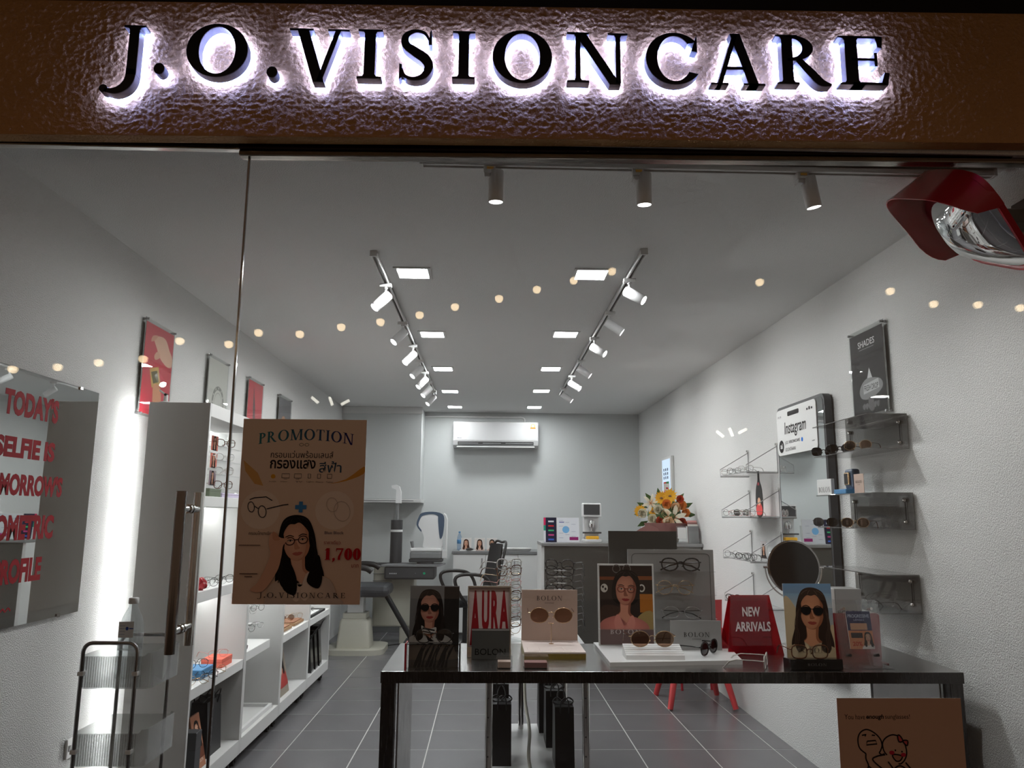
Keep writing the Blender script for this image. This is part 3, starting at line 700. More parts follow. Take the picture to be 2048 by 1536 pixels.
def draw_red(p, w, h):
    p.rect(0, w, 0, h, S(204,42,60)); p.blob([(w*.35,h*.9),(w*.5,h*.6),(w*.62,h*.2),(w*.8,0),(w*.55,0),(w*.4,h*.4)], S(70,60,62))
def draw_dusk(p, w, h):
    p.rect(0, w, 0, h, S(70,68,74), S(96,94,100)); p.blob([(w*.2,h*.55),(w*.45,h*.68),(w*.7,h*.5),(w*.85,h*.1),(w*.6,0),(w*.3,0)], S(206,134,70)); p.blob([(w*.35,h*.3),(w*.6,h*.45),(w*.7,h*.1),(w*.45,0)], S(110,60,36))
acrylic_poster('red poster of two hands in clear acrylic, nearest on the left wall', 1.535, 1.905, 2.03, 2.53, draw_hands)
acrylic_poster('pale poster with a grey round ring emblem on the left wall', 2.50, 2.87, 2.03, 2.53, draw_clock)
acrylic_poster('red poster with a dark streak, third on the left wall', 3.36, 3.73, 2.03, 2.53, draw_red)
acrylic_poster('dark grey and orange poster, farthest on the left wall', 4.25, 4.65, 2.03, 2.53, draw_dusk)
ou = board_thing('wall_outlet', 'white wall socket low on the left wall behind the acrylic cart', 'socket', (WL+.001, 1.15, .40), R_L, U_)
mb = MB(); mb.box(0, .075, 0, .085, 0, .012, .003); mb.build('plate', 'white', ou)
for x in (.022, .053): 
    mb = MB(); mb.box(x-.009, x+.009, .03, .055, .0122, .014, .001); mb.build('socket_hole', 'dark_grey', ou)

# ------------------------------------------------------------------ white display shelf units
XB, XF = -1.783, -1.465
UY = [1.45, 2.335, 3.20, 4.05, 4.905]
unit_lab = ['white display shelf unit nearest the glass door', 'second white display shelf unit from the glass door, with eyeglass rods', 'third white display shelf unit from the glass door, with wooden trays', 'farthest white display shelf unit beside the exam chair']
SH = (1.585, 1.10, .63)
strip_m = None
for i in range(4):
    y0, y1 = UY[i]+.0015, UY[i+1]-.0015
    t = thing('display_shelf_unit', unit_lab[i], 'shelf', (XB, y0, 0), 0, 'white display shelf units along the left wall')
    W = y1-y0; D = XF-XB; p = .022
    for a in (0, W-p):
        mb = MB(); mb.box(0, D, a, a+p, .085, 2.07, .002); mb.build('side_panel', 'laminate', t)
    mb = MB(); mb.box(0, .012, p+.0005, W-p-.0005, .17, 2.0, .001); mb.build('back_panel', 'white', t)
    mb = MB(); mb.box(0, D, p+.0005, W-p-.0005, 2.0, 2.07, .002); mb.build('top_panel', 'laminate', t)
    mb = MB(); mb.box(0, D, p+.0005, W-p-.0005, .085, .17, .002); mb.build('base_panel', 'laminate', t)
    for k, z in enumerate(SH):
        fx = D-.004 if not (i == 1 and k == 2) else D-.055
        mb = MB(); mb.box(.0125, fx, p+.0005, W-p-.0005-(.10 if (i == 1 and k == 2) else 0), z-.055, z, .002); mb.build('shelf', 'white', t)
    for k, z in enumerate((2.0, 1.53, 1.045)):
        if i == 0 or k == 2 or True:
            mb = MB(); mb.box(.02, .032, p+.02, W-p-.02, z-.008, z-.001); mb.build('light_strip', 'strip_led', t)
    for cy in (.07, W-.07):
        for cx in (.06, D-.06):
            mb = MB(); mb.box(cx-.018, cx+.018, cy-.018, cy+.018, .066, .0845, .002); mb.box(cx-.022, cx-.015, cy-.014, cy+.014, .02, .068); mb.box(cx+.015, cx+.022, cy-.014, cy+.014, .02, .068); 
            mb.cyl((cx-.012, cy, .028), (cx+.012, cy, .028), .028, n=18); mb.build('caster', 'rubber', t)
    if i == 0:   # the light strip behind the first unit that washes the wall
        mb = MB(); mb.box(-.004, -.0005, .028, .048, .15, 2.05); mb.build('light_strip', 'strip_led', t, 'glowing strip behind the end panel')
cam_ = thing('mini_tripod', 'small white folding stand on top of the nearest white shelf unit', 'stand', (-1.72, 1.50, 2.07))
mb = MB(); mb.lathe([(.001,0),(.03,0),(.03,.006),(.012,.012),(.010,.045),(.001,.047)], 18); mb.build('base', 'white', cam_)
mb = MB(); mb.cyl((0,0,.045), (-.035,0,.07), .005, n=10); mb.build('arm', 'white', cam_)
mb = MB(); mb.cyl((0,-.012,.046),(0,.012,.046), .007, n=12); mb.build('hinge', 'black', cam_)
# bay 1, top shelf: acrylic tower of frames on coloured boxes
def sbox(name, label, cat, x0, x1, y0, y1, z0, h, m, group=None, lid=True):
    t = thing(name, label, cat, ((x0+x1)/2, (y0+y1)/2, z0), 0, group); w, d = (x1-x0)/2, (y1-y0)/2
    if lid:
        mb = MB(); mb.box(-w+.001, w-.001, -d+.001, d-.001, 0, h*.62, .002); mb.build('body', m, t)
        mb = MB(); mb.box(-w, w, -d, d, h*.62, h, .003); mb.build('lid', m, t)
    else:
        mb = MB(); mb.box(-w, w, -d, d, 0, h, .003); mb.build('body', m, t)
    return t
sbox('case_box', 'olive green case box on the top shelf of the nearest unit', 'box', -1.63, -1.49, 1.60, 1.78, 1.585, .045, 'box_green')
sbox('case_box', 'pale lilac case box on the top shelf of the nearest unit', 'box', -1.63, -1.49, 1.80, 2.18, 1.585, .025, 'box_lilac')
def frame_rack(label, x, y, z, w, h, rows, group):
    """acrylic stand with rungs that hold frames"""
    t = thing('acrylic_rack', label, 'display rack', (x, y, z), PI/2)
    mb = MB(); mb.box(-w/2, w/2, -.05, .05, 0, .006, .001); mb.build('base', 'acrylic', t)
    mb = MB(); mb.box(-w/2, w/2, .04, .046, .0065, h, .001); mb.build('back_sheet', 'acrylic', t)
    for k in range(rows):
        mb = MB(); mb.box(-w/2, w/2, -.045, .0395, .02+(h-.04)*k/rows, .024+(h-.04)*k/rows, .0005); mb.build('rung', 'acrylic', t)
    return t
frame_rack('clear acrylic rack of photo cards and frames on the top shelf of the nearest unit', -1.56, 1.99, 1.61, .34, .36, 4, '')
for k, (s_, nm) in enumerate((('tortoise_square','brown'), ('white_cat','white'), ('clear_square','clear'), ('tortoise_square','brown lower'))):
    glasses(s_, (-1.530, 1.92, 1.635+.08*(3-k)+.0005), .95, f'{nm} frame on the {["top","second","third","lowest"][k]} rung of the acrylic photo rack', 'frames on the acrylic rack')
for k in range(3):
    t = board_thing('photo_card', f'{["upper","middle","lower"][k]} photo card inside the acrylic rack of the nearest shelf unit', 'card', (-1.594, 1.86, 1.855-.1*k), (0,1,0), U_, 'photo cards in the acrylic rack')
    mb = MB(); mb.box(0, .11, 0, .085, 0, .0012); mb.build('card', 'paper', t)
    pb = PB(.0016, (0,.11,0,.085)); pb.rect(0, .11, 0, .085, S(214,120,104) if k < 2 else S(150,130,140)); portrait(pb, .055, .028, .05, spec=None, top=S(60,50,60)); pb.build('print', t)
# bay 1, second shelf
rb = thing('red_ornament', 'small red flower ornament on the second shelf of the nearest unit', 'ornament', (-1.50, 1.60, 1.10))
for k in range(7):
    a = k*2*PI/7; mb = MB(); mb.lathe([(.001,-.018),(.014,-.012),(.018,0),(.012,.014),(.001,.018)], 10, (.016*math.cos(a), .016*math.sin(a), .024+.012*(k % 3)), 1, .6); mb.build('petal', 'red_gloss', rb)
mb = MB(); mb.cyl((0,0,0), (0,0,.02), .012, n=10); mb.build('base', 'red_gloss', rb)
for k, s_ in enumerate(('silver_oval', 'dark_round', 'silver_oval', 'dark_round')):
    glasses(s_, (-1.53, 1.66+.13*k, 1.10), .85, f'{NTH[k]} pair of thin eyeglasses from the red ornament, second shelf of nearest unit', 'eyeglasses on the second shelf of the nearest unit')
# bay 1, third shelf: boxes with frames on top
sbox('case_box', 'blue eyeglass box with a frame on top, third shelf of nearest unit', 'box', -1.62, -1.50, 1.70, 1.88, .63, .05, 'box_blue')
sbox('case_box', 'coral eyeglass box with a frame on top, third shelf of nearest unit', 'box', -1.62, -1.50, 2.02, 2.20, .63, .05, 'box_coral')
glasses('dark_round', (-1.545, 1.76, .68), .8, 'dark eyeglasses lying on the blue box', None)
glasses('pink_wire', (-1.545, 2.08, .68), .8, 'pinkish eyeglasses lying on the coral box', None)
for k in range(3):
    glasses(('gold_round','dark_round','gold_round')[k], (-1.482, 1.60+.13*k, .63), .7, f'{NTH[k]} pair of thin wire eyeglasses along the shelf edge before the blue box', 'wire eyeglasses before the coloured boxes', True)
# paper bags
def paper_bag(label, x, y, z, w, d, h, rotz=0, group=None, m='black', bow=True):
    t = thing('paper_bag', label, 'bag', (x, y, z), rotz, group)
    mb = MB(); p = [(-w/2,-d/2,0),(w/2,-d/2,0),(w/2,d/2,0),(-w/2,d/2,0),(-w/2,-d*.36,h),(w/2,-d*.36,h),(w/2,d*.36,h),(-w/2,d*.36,h),(-w/2*.9,0,h*.5),(w/2*.9,0,h*.5)]
    mb.add(p, [(0,3,2,1),(0,1,5,4),(2,3,7,6),(0,4,8),(4,7,8),(7,3,8),(3,0,8),(1,2,9),(2,6,9),(6,5,9),(5,1,9)]); mb.smooth = False; mb.build('body', m, t)
    mb = MB(); mb.box(-w/2+.001, w/2-.001, -d*.35, d*.35, h-.004, h-.001); mb.build('mouth', m, t)
    for s in (-1, 1):
        mb = MB(); mb.tube(smoothpoly([(-w*.22, s*d*.37, h-.03), (-w*.20, s*d*.5, h+.03), (0, s*d*.62, h+.055), (w*.20, s*d*.5, h+.03), (w*.22, s*d*.37, h-.03)], 5, False), .0035, 6); mb.build('handle', 'black', t)
    if bow:
        mb = MB()
        for s in (-1, 1):
            mb.tube(smoothpoly([(0,0,h+.004),(s*.3*w,.01,h+.03),(s*.55*w,0,h+.012),(s*.3*w,-.01,h-.002)], 4), .004, 5, True)
        mb.build('ribbon', 'black', t)
    return t
paper_bag('black paper bag standing in the bottom bay of the nearest shelf unit', -1.585, 2.06, .17, .22, .12, .29, PI/2, 'black paper bags on the shelf units')
bx = board_thing('picture_card', 'tan picture card leaning in the bottom bay of the nearest unit', 'card', (-1.50, 1.74, .17), (0, 1, 0), (-.22, 0, 1))
mb = MB(); mb.box(0, .13, 0, .27, -.012, 0, .001); mb.build('board', 'brown_paper', bx)
pb = PB(.0005, (.004,.126,.004,.266)); pb.rect(.004,.126,.004,.266,S(176,120,92)); pb.text('BOLON', .03,.10,.03,.048,S(230,210,196)); portrait(pb,.065,.15,.08,spec=None,top=S(120,70,50)); pb.build('print', bx)
gb = sbox('grey_box', 'dark grey box in the bottom bay behind the tan picture card', 'box', -1.56, -1.475, 1.62, 1.70, .17, .22, 'dark_grey')
# bay 2: rods with frames, tray in the bottom bay
rod = thing('eyewear_rod_rack', 'wall rack of horizontal rods holding eyeglasses in the second unit', 'display rack', (XB+.0125, 2.46, .68))
for r_ in range(7):
    for c_ in range(3):
        if c_ == 2 and r_ > 5: continue
        mb = MB(); mb.cyl((.0, .12+.2*c_, .06+.115*r_), (.20-.012*r_, .12+.2*c_, .072+.115*r_), .0022, n=8); mb.build('rod', 'silver_wire', rod)
for c_ in range(3):
    mb = MB(); mb.box(0, .008, .105+.2*c_, .135+.2*c_, .0, .86, .001); mb.build('backing_bar', 'acrylic', rod)
n_ = 0
for r_ in range(7):
    for c_ in range(3):
        if c_ == 2 and r_ > 5: continue
        if r_ < 6:
            glasses(('dark_round','dark_round','silver_oval')[(r_+c_) % 3], (XB+.19, 2.58+.2*c_, .738+.115*r_-.022), 1.0, f'thin eyeglasses, {NTH[r_]} row up, {["nearest","middle","farthest"][c_]} column of the rod rack', 'eyeglasses on the rod rack')
        if r_ == 0 and c_ == 0:
            glasses('black_oval', (XB+.21, 2.55, .63), .9, 'black eyeglasses standing on the low shelf under the rod rack')
tr = thing('shallow_tray', 'shallow white framed tray lying in the bottom bay of the second unit', 'tray', (-1.62, 2.77, .17))
for a, b, c, d in ((-.13,.13,-.34,-.32),(-.13,.13,.32,.34),(-.13,-.11,-.32,.32),(.11,.13,-.32,.32)):
    mb = MB(); mb.box(a, b, c, d, 0, .028, .002); mb.build('rim', 'white_satin', tr)
mb = MB(); mb.box(-.109, .109, -.319, .319, 0, .006); mb.build('bed', 'laminate', tr)
# bay 3: wooden trays and leaning picture; bay 4: tray and bags
for k, (y, nm) in enumerate(((3.46,'near'), (3.84,'far'))):
    t = thing('wooden_tray', f'{nm} brown wooden tray with eyeglasses on the low shelf of the third unit', 'tray', (-1.60, y, .63))
    mb = MB(); mb.box(-.10, .10, -.15, .15, 0, .022, .004); mb.build('base', 'wood', t)
    mb = MB(); mb.box(-.085, .085, -.135, .135, .0222, .030, .002); mb.build('pad', 'brown_paper', t)
    for j in range(2): glasses(('sun_brown','gold_round')[j], (-1.585+.04*j, y-.07+.14*j, .66), .8, f'{["sunglasses","wire eyeglasses"][j]} on the {nm} wooden tray of the third unit', 'eyewear on the wooden trays')
bx = board_thing('picture_card', 'tall portrait picture leaning in the bottom bay of the third unit', 'card', (-1.50, 3.36, .17), (0, 1, 0), (-.2, 0, 1))
mb = MB(); mb.box(0, .26, 0, .40, -.006, 0, .001); mb.build('board', 'paper', bx)
pb = PB(.0005, (.003,.257,.003,.397)); pb.rect(.003,.257,.003,.397,S(150,140,128)); portrait(pb,.13,.22,.13,spec=None,top=S(176,70,66)); pb.build('print', bx)
t = thing('display_tray', 'white and black display tray on the low shelf of the farthest unit', 'tray', (-1.60, 4.45, .63))
mb = MB(); mb.box(-.12, .12, -.28, .28, 0, .02, .002); mb.build('base', 'black', t)
mb = MB(); mb.box(-.105, .105, -.26, .1, .0202, .026, .001); mb.build('pad', 'white', t)
for k in range(2): glasses('silver_oval', (-1.57, 4.26+.16*k, .656), .8, f'{["near","far"][k]} silver eyeglasses on the tray of the farthest unit', 'eyeglasses on the white and black tray', True)
for k in range(3): paper_bag(f'{["nearest","middle","farthest"][k]} black paper bag in the bottom bay of the farthest unit', -1.58, 4.32+.16*k, .17, .12, .20, .30+.02*k, PI/2+.05, 'black paper bags on the shelf units', 'black_gloss')
# upper shelves of the farther units carry a few pairs (mostly behind the promotion sheet)
for i in (2, 3):
    for k, z in enumerate((1.585, 1.10)):
        for j in range(4): glasses(('gold_round','dark_round','clear_square','tortoise_square')[(i+j+k) % 4], (-1.57, UY[i]+.15+.17*j, z), .9, f'{NTH[j]} eyeglasses along the {["upper","middle"][k]} shelf of the {["third","farthest"][i-2]} white unit', 'eyeglasses on the white shelf units')

# ------------------------------------------------------------------ acrylic cart and bottles
ct = thing('acrylic_cart', 'three-tier clear ribbed acrylic trolley with chrome frame by the glass door', 'trolley', (-1.56, .53, 0))
def loop(y, x0, x1, zt):
    r = .035
    return smoothpoly([(x0, y, .06)], 1, False)+[(x0, y, zt-r)]+[(x0+r-r*math.cos(a), y, zt-r+r*math.sin(a)) for a in (.3,.6,.9,1.2,PI/2)]+[(x1-r+r*math.sin(a), y, zt-r+r*math.cos(a)) for a in (0,.3,.6,.9,1.2)]+[(x1, y, zt-r), (x1, y, .06)]
for y in (-.008, .305):
    mb = MB(); mb.tube(loop(y, .018, .222, 1.005 if y < .1 else .99), .0075, 12); mb.build('frame_loop', 'dark_chrome', ct)
for z0, z1 in ((.835, .955), (.555, .675), (.275, .395)):
    b = thing('basket', '', ''); del b['label']; del b['category']
    C.objects.unlink(b); bpy.data.objects.remove(b)
    mb = MB(); W, D, rr = .275, .30, .035
    o = rrect(0, W, .002, D, rr, 6)
    mb.prism(o, z0, z0+.004, 'z'); fl_ = mb.build('basket_floor', 'acrylic_haze', ct)
    # side wall with a dip on the right for the grip
    m2 = MB(); top = []
    for x, y in o:
        dip = .022*max(0, 1-abs(y-.15)/.09)*(1 if x > W-.01 else 0) if x > W-.01 else 0
        hgt = z1+(.012 if (x > W-.02 and (y < .05 or y > .25)) else 0)-dip; top.append(hgt)
    n = len(o); vs = [(x, y, z0+.004) for x, y in o]+[(x*1.0, y, h_) for (x, y), h_ in zip(o, top)]
    ins = [(W/2+(x-W/2)*.975, D/2+(y-D/2)*.975) for x, y in o]
    vs += [(x, y, z0+.004) for x, y in ins]+[(x, y, h_) for (x, y), h_ in zip(ins, top)]
    fs = []
    for i in range(n):
        j = (i+1) % n; fs += [(i, j, n+j, n+i), (2*n+i, 3*n+i, 3*n+j, 2*n+j), (n+i, n+j, 3*n+j, 3*n+i)]
    m2.add(vs, fs); m2.build('basket_wall', 'acrylic_haze', ct)
    for k in range(26):
        x = .012+k*(W-.05)/25; mb = MB() if k == 0 else mb
        if k == 0: ribs = MB()
        ribs.box(x, x+.0032, -.0012, .0015, z0+.006, z1-.003)
    ribs.build('ribs', 'acrylic_haze', ct)['kind'] = 'stuff'
    for x in (.018, .222):
        mb = MB(); mb.box(x-.011, x+.011, -.018, .004, z0+.05, z0+.066, .003); mb.build('clip', 'white', ct)
for x in (.02, .22):
    for y in (-.008, .305):
        mb = MB(); mb.cyl((x-.008, y, .028), (x+.008, y, .028), .028, n=18); mb.box(x-.014, x+.014, y-.012, y+.012, .05, .064, .002); mb.build('caster', 'dark_grey', ct)
def bottle(label, x, y, z, h, r, cap, body='bottle_clear', lab=None, n=24):
    t = thing('water_bottle', label, 'bottle', (x, y, z))
    s = h; R = r
    mb = MB(); mb.lathe([(R*.6,0),(R*.95,.006),(R,.02*s),(R,.30*s),(R*.96,.32*s),(R,.34*s),(R,.58*s),(R*.97,.66*s),(R*.78,.76*s),(R*.45,.86*s),(R*.34,.90*s),(R*.34,.945*s)], n); mb.build('body', body, t)
    mb = MB(); mb.lathe([(R*.40,.925*s),(R*.42,.93*s),(R*.42,.995*s),(R*.38,s),(.001,s)], 20); mb.build('cap', cap, t)
    mb = MB(); mb.lathe([(R*1.008,.36*s),(R*1.012,.361*s),(R*1.012,.565*s),(R*1.008,.566*s)], n); mb.build('wrap_label', lab or 'white', t)
    return t
bt = bottle('large clear plastic bottle with white label in the acrylic cart', -1.445, .70, .84, .315, .047, 'white', 'bottle_clear', 'acrylic_haze')
lb = PB(.001); lb.rect(-.030, .030, 0, .062, S(228,230,232)); lb.ell(.004, .035, .006, .007, S(40,80,170)); lb.rect(.012, .029, .033, .037, S(40,80,170))
for k in range(4): lb.rect(-.026, -.004, .045-.011*k, .0465-.011*k, S(130,140,170))
lo = lb.build('print', bt); lo.matrix_local = basis((0, -.0485, .165), (1,0,0), (0,0,1))

# ------------------------------------------------------------------ sheets stuck on the glass
def sheet_thing(name, label, x0, x1, z0, z1, y=-.0065):
    t = board_thing(name, label, 'poster', (x0, y, z0), (1,0,0), (0,0,1))
    mb = MB(); mb.box(0, x1-x0, 0, z1-z0, -.0008, .0004); mb.build('sheet', 'paper', t); return t, x1-x0, z1-z0
pt, w, h = sheet_thing('promotion_poster', 'cream promotion poster with a smiling woman stuck on the glass front', -.824, -.413, 1.210, 1.812)
p = PB(.0006, (0, w, 0, h)); K = S(24,26,34); P_ = lambda x, y: (x*w, y*h)
p.rect(0, w, 0, h, S(232,206,186), S(240,220,202))
p.poly([P_(.02,.77),P_(.14,.70),P_(.19,.63),P_(.12,.64),P_(.04,.71)], S(226,178,110)); p.blob([P_(.99,.74),P_(.99,.70),P_(.85,.66),P_(.72,.645),P_(.85,.67)], S(222,160,70), 3)
for cx in (.18, .77): p.ell(cx*w, .50*h, .155*w, .105*h, S(244,228,214))
p.serif('PROMOTION', .13*w, .90*w, .885*h, .945*h, S(60,130,140), .12, .2, .07, .016, S(40,30,110))
for s in (-1, 1): p.oval((.50+s*.022)*w, .858*h, .018*w, .0085*h, .003*w, K)
p.text('กรอบแว่นพร้อมเลนส์', .235*w, .74*w, .785*h, .825*h, S(40,32,32)); p.text('กรองแสง', .235*w, .60*w, .725*h, .775*h, S(30,22,24), .018); p.text('สีฟ้า', .63*w, .81*w, .705*h, .768*h, S(52,84,110), .006)
p.ell(.265*w, .682*h, .018*w, .012*h, S(226,168,50))
for k, (a, b) in enumerate(((.335,.395),(.435,.49),(.545,.565),(.62,.645),(.70,.735))): 
    p.line([P_(a,.674),P_(b,.674),P_(b,.697),P_(a,.697)], .004*w, S(80,74,76), True)
    if k < 2: p.rect((a+b)/2*w-.014*w, (a+b)/2*w+.014*w, .667*h, .669*h, S(80,74,76))
for a, tx in ((.235,'Sunlight'),(.325,'Computer'),(.445,'TV'),(.535,'Lights'),(.61,'Phone'),(.69,'Tablet')): p.text(tx, a*w, (a+.058)*w, .650*h, .657*h, S(130,110,100))
# drawn spectacle frame, lenses and the blue plus
p.line([P_(.09,.555),P_(.13,.565),P_(.22,.57),P_(.27,.55)], .007*w, K); p.oval(.105*w,.515*h,.028*w,.030*h,.006*w,K,.2); p.oval(.195*w,.490*h,.034*w,.034*h,.006*w,K,.2); p.line([P_(.13,.520),P_(.165,.505)],.006*w,K); p.line([P_(.23,.505),P_(.36,.527),P_(.40,.53)],.007*w,K)
p.rect(.455*w,.545*w,.505*h,.527*h,S(70,140,206)); p.rect(.485*w,.515*w,.487*h,.546*h,S(70,140,206))
p.oval(.83*w,.495*h,.065*w,.055*h,.003*w,S(180,164,150),.3); p.oval(.75*w,.53*h,.045*w,.04*h,.003*w,S(180,164,150),.3)
p.text('กรอบไทเทเนียม', .10*w,.30*w,.365*h,.385*h,S(70,48,40)); p.text('Blue Block', .70*w,.85*w,.372*h,.387*h,S(90,80,96))
portrait(p, .500*w, .232*h, .215*h, skin=S(240,196,172), shade=S(216,160,134), hair=S(20,14,14), top=S(232,214,202), spec=(70,40,36), lips=S(206,120,110), tilt=.12, collar=S(244,228,218))
p.blob([P_(.39,.09),P_(.49,.05),P_(.50,.13),P_(.445,.215),P_(.39,.22)], S(18,12,12)); p.blob([P_(.58,.12),P_(.67,.085),P_(.70,.15),P_(.665,.26),P_(.615,.20)], S(18,12,12))
p.blob([P_(.42,.345),P_(.36,.35),P_(.28,.375),P_(.265,.32),P_(.28,.25),P_(.20,.12),P_(.14,.075),P_(.24,.07),P_(.34,.17),P_(.37,.25),P_(.38,.31)], S(228,182,156)); p.blob([P_(.30,.34),P_(.29,.38),P_(.32,.375),P_(.35,.34)], S(214,160,132))
p.text('ราคาเดียว', .70*w,.83*w,.318*h,.338*h,S(160,20,28)); p.serif('1,700', .705*w,.995*w,.235*h,.297*h,S(190,14,28),.06,.26,.08); p.text('บาท', .925*w,.98*w,.195*h,.212*h,S(160,20,28))
p.rect(.03*w,.20*w,.308*h,.312*h,S(110,88,76)); p.rect(.05*w,.19*w,.157*h,.162*h,S(110,88,76)); p.rect(.09*w,.15*w,.142*h,.147*h,S(110,88,76))
p.serif('J.O.VISIONCARE', .20*w,.885*w,.035*h,.062*h,S(34,24,24),.34,.13,.045)
p.build('print', pt)
et, w, h = sheet_thing('cartoon_poster', 'brown paper poster reading You have enough sunglasses with a line drawing, on the glass', 1.133, 1.541, .34, .924)
p = PB(.0006); p.rect(0, w, 0, h, S(214,182,158), S(208,172,148)); K = S(30,20,18)
def Q(px, py): return ((px-132)/1266*w, h-(py-68)/1266*w)       # drawn from the sheet's own top-left corner
p.text('You have', *[Q(202,0)[0], Q(408,0)[0]], Q(0,270)[1], Q(0,222)[1], K); p.text('enough', Q(420,0)[0], Q(600,0)[0], Q(0,278)[1], Q(0,222)[1], K, .03, .18); p.text('sunglasses!', Q(612,0)[0], Q(865,0)[0], Q(0,278)[1], Q(0,222)[1], K)
L_ = lambda pts, cl=False, sm=5: p.line([Q(*a) for a in pts], .0042, K, cl, sm)
L_([(395,592),(335,540),(322,460),(350,395),(415,365),(490,395),(545,450),(562,510),(545,560),(528,582)])
L_([(605,605),(575,560),(570,490),(610,440),(680,415),(750,440),(795,510),(805,590),(780,650),(740,685),(715,685)])
L_([(415,475),(500,468),(512,500),(405,510)], True, 1); L_([(365,420),(410,412)], False, 1); L_([(400,414),(398,430)], False, 1); L_([(465,418),(497,420)], False, 1)
p.poly([Q(*a) for a in smoothpoly([(660,600),(755,612),(735,655),(690,658)], 4)], S(190,140,118)); L_([(660,600),(755,612),(735,655),(690,658)], True, 3)
for a in ((693,560),(758,572)): p.ell(*Q(*a), .0025, .003, K, n=10)
for a in ((655,582),(770,602)): p.ell(*Q(*a), .0085, .006, S(196,40,70))
p.blob([Q(725,425),Q(745,420),Q(775,470),Q(735,480)], S(206,90,90), 4); p.blob([Q(775,470),Q(822,470),Q(815,515),Q(790,500)], S(206,90,90), 4)
L_([(725,425),(745,420),(775,470),(735,480)], True, 3); L_([(775,470),(822,470),(815,515),(790,500)], True, 3)
L_([(392,590),(390,640),(410,705),(370,782),(300,900)]); L_([(525,580),(550,600),(580,590)]); L_([(585,600),(500,615),(458,650),(560,740),(640,790)]); L_([(610,665),(660,735),(700,800)]); L_([(410,705),(500,782),(560,860)]); L_([(660,735),(710,705),(760,715),(840,782),(960,880)]); L_([(785,672),(880,782),(1000,880)])
p.build('print', et)

# ------------------------------------------------------------------ right wall
R_R = (0, -1, 0)
acr = acrylic_poster('dark SHADES poster in clear acrylic above the smoked shelves on the right wall', 1.545, 1.185, 2.04, 2.485, lambda p, w, h: None, R_R, WR, -1)
pb = PB(.0015); w, h = .36, .445
pb.rect(0, w, 0, h, S(34,31,33), S(52,49,51)); pb.text('SHADES', .09, .27, .365, .400, S(236,236,236), .012); pb.rect(.10, .26, .351, .355, S(150,150,150))
pb.poly([(.15,.15),(.24,.15),(.195,.245)], S(214,214,216)); pb.blob([(.08,.14),(.16,.19),(.30,.17),(.32,.12),(.20,.08),(.10,.09)], S(150,148,150)); pb.poly([(.12,.11),(.29,.125),(.285,.175),(.125,.16)], S(206,206,208)); pb.text('FRESH DROP', .13, .28, .125, .155, S(50,48,50), .012)
for k in range(6): pb.blob([(.10+.03*k,.05),(.13+.03*k,.06),(.125+.03*k,.03),(.11+.03*k,.03)], S(120,118,120), 3)
pb.blob([(.17,.08),(.22,.08),(.225,.02),(.18,.02)], S(110,106,108)); pb.build('print', acr)
# smoked acrylic shelf brackets: a top flap, a back sheet on four studs, a bottom flap
def smoke_shelf(label, z0, z1, top_out=.19, bot_out=.19):
    t = thing('smoked_shelf', label, 'shelf', (WR, 1.04, z0), 0, 'smoked acrylic wall shelves'); H = z1-z0
    mb = MB(); mb.box(-.016, -.011, 0, .64, 0, H, .0008); mb.build('back_sheet', 'acrylic_smoke', t)
    mb = MB(); mb.box(-top_out-.016, -.0165, 0, .64, H-.005, H, .0008); mb.build('top_sheet', 'acrylic_smoke', t)
    mb = MB(); mb.box(-bot_out-.016, -.0165, 0, .64, 0, .005, .0008); mb.build('bottom_sheet', 'acrylic_smoke', t)
    for y in (.06, .58):
        mb = MB(); mb.cyl((-.021, y, .035), (-.021, y, H-.035), .0022, n=8); mb.build('rod', 'black', t)
        for z in (.035, H-.035):
            mb = MB(); mb.lathe([(.001,-.011),(.008,-.009),(.0105,0),(.008,.009),(.001,.011)], 14); mb.xf(Matrix.Translation((-.023, y, z))); mb.cyl((-.0105, y, z), (-.001, y, z), .006, n=10); mb.build('stud', 'chrome', t)
    return t
smoke_shelf('upper smoked acrylic wall shelf below the SHADES poster', 1.828, 2.000)
smoke_shelf('middle smoked acrylic wall shelf with a row of sunglasses', 1.445, 1.620)
smoke_shelf('lower smoked acrylic wall shelf just above the steel table', 1.060, 1.238)
for k, (s_, y) in enumerate((('sun_black', 1.60), ('sun_ink', 1.40), ('sun_brown', 1.20))):
    glasses(s_, (1.845, y, 1.8335), -.80, f'{["black","glossy black oval","gold-rimmed brown"][k]} sunglasses on the upper smoked wall shelf', 'sunglasses on the smoked wall shelves')
for k, (s_, y) in enumerate((('sun_smoke', 1.63), ('sun_smoke', 1.46), ('sun_brown', 1.28))):
    glasses(s_, (1.845, y, 1.4505), -.75, f'{["farthest smoky","middle smoky","nearest gold-rimmed"][k]} sunglasses on the middle smoked wall shelf', 'sunglasses on the smoked wall shelves')
glasses('sun_smoke', (1.845, 1.60, 1.0655), -.85, 'smoky sunglasses at the far end of the lower smoked wall shelf', 'sunglasses on the smoked wall shelves')
glasses('dark_round', (1.86, 1.22, 1.0655), -PI/2+.3, 'thin dark eyeglasses at the near end of the lower smoked wall shelf')
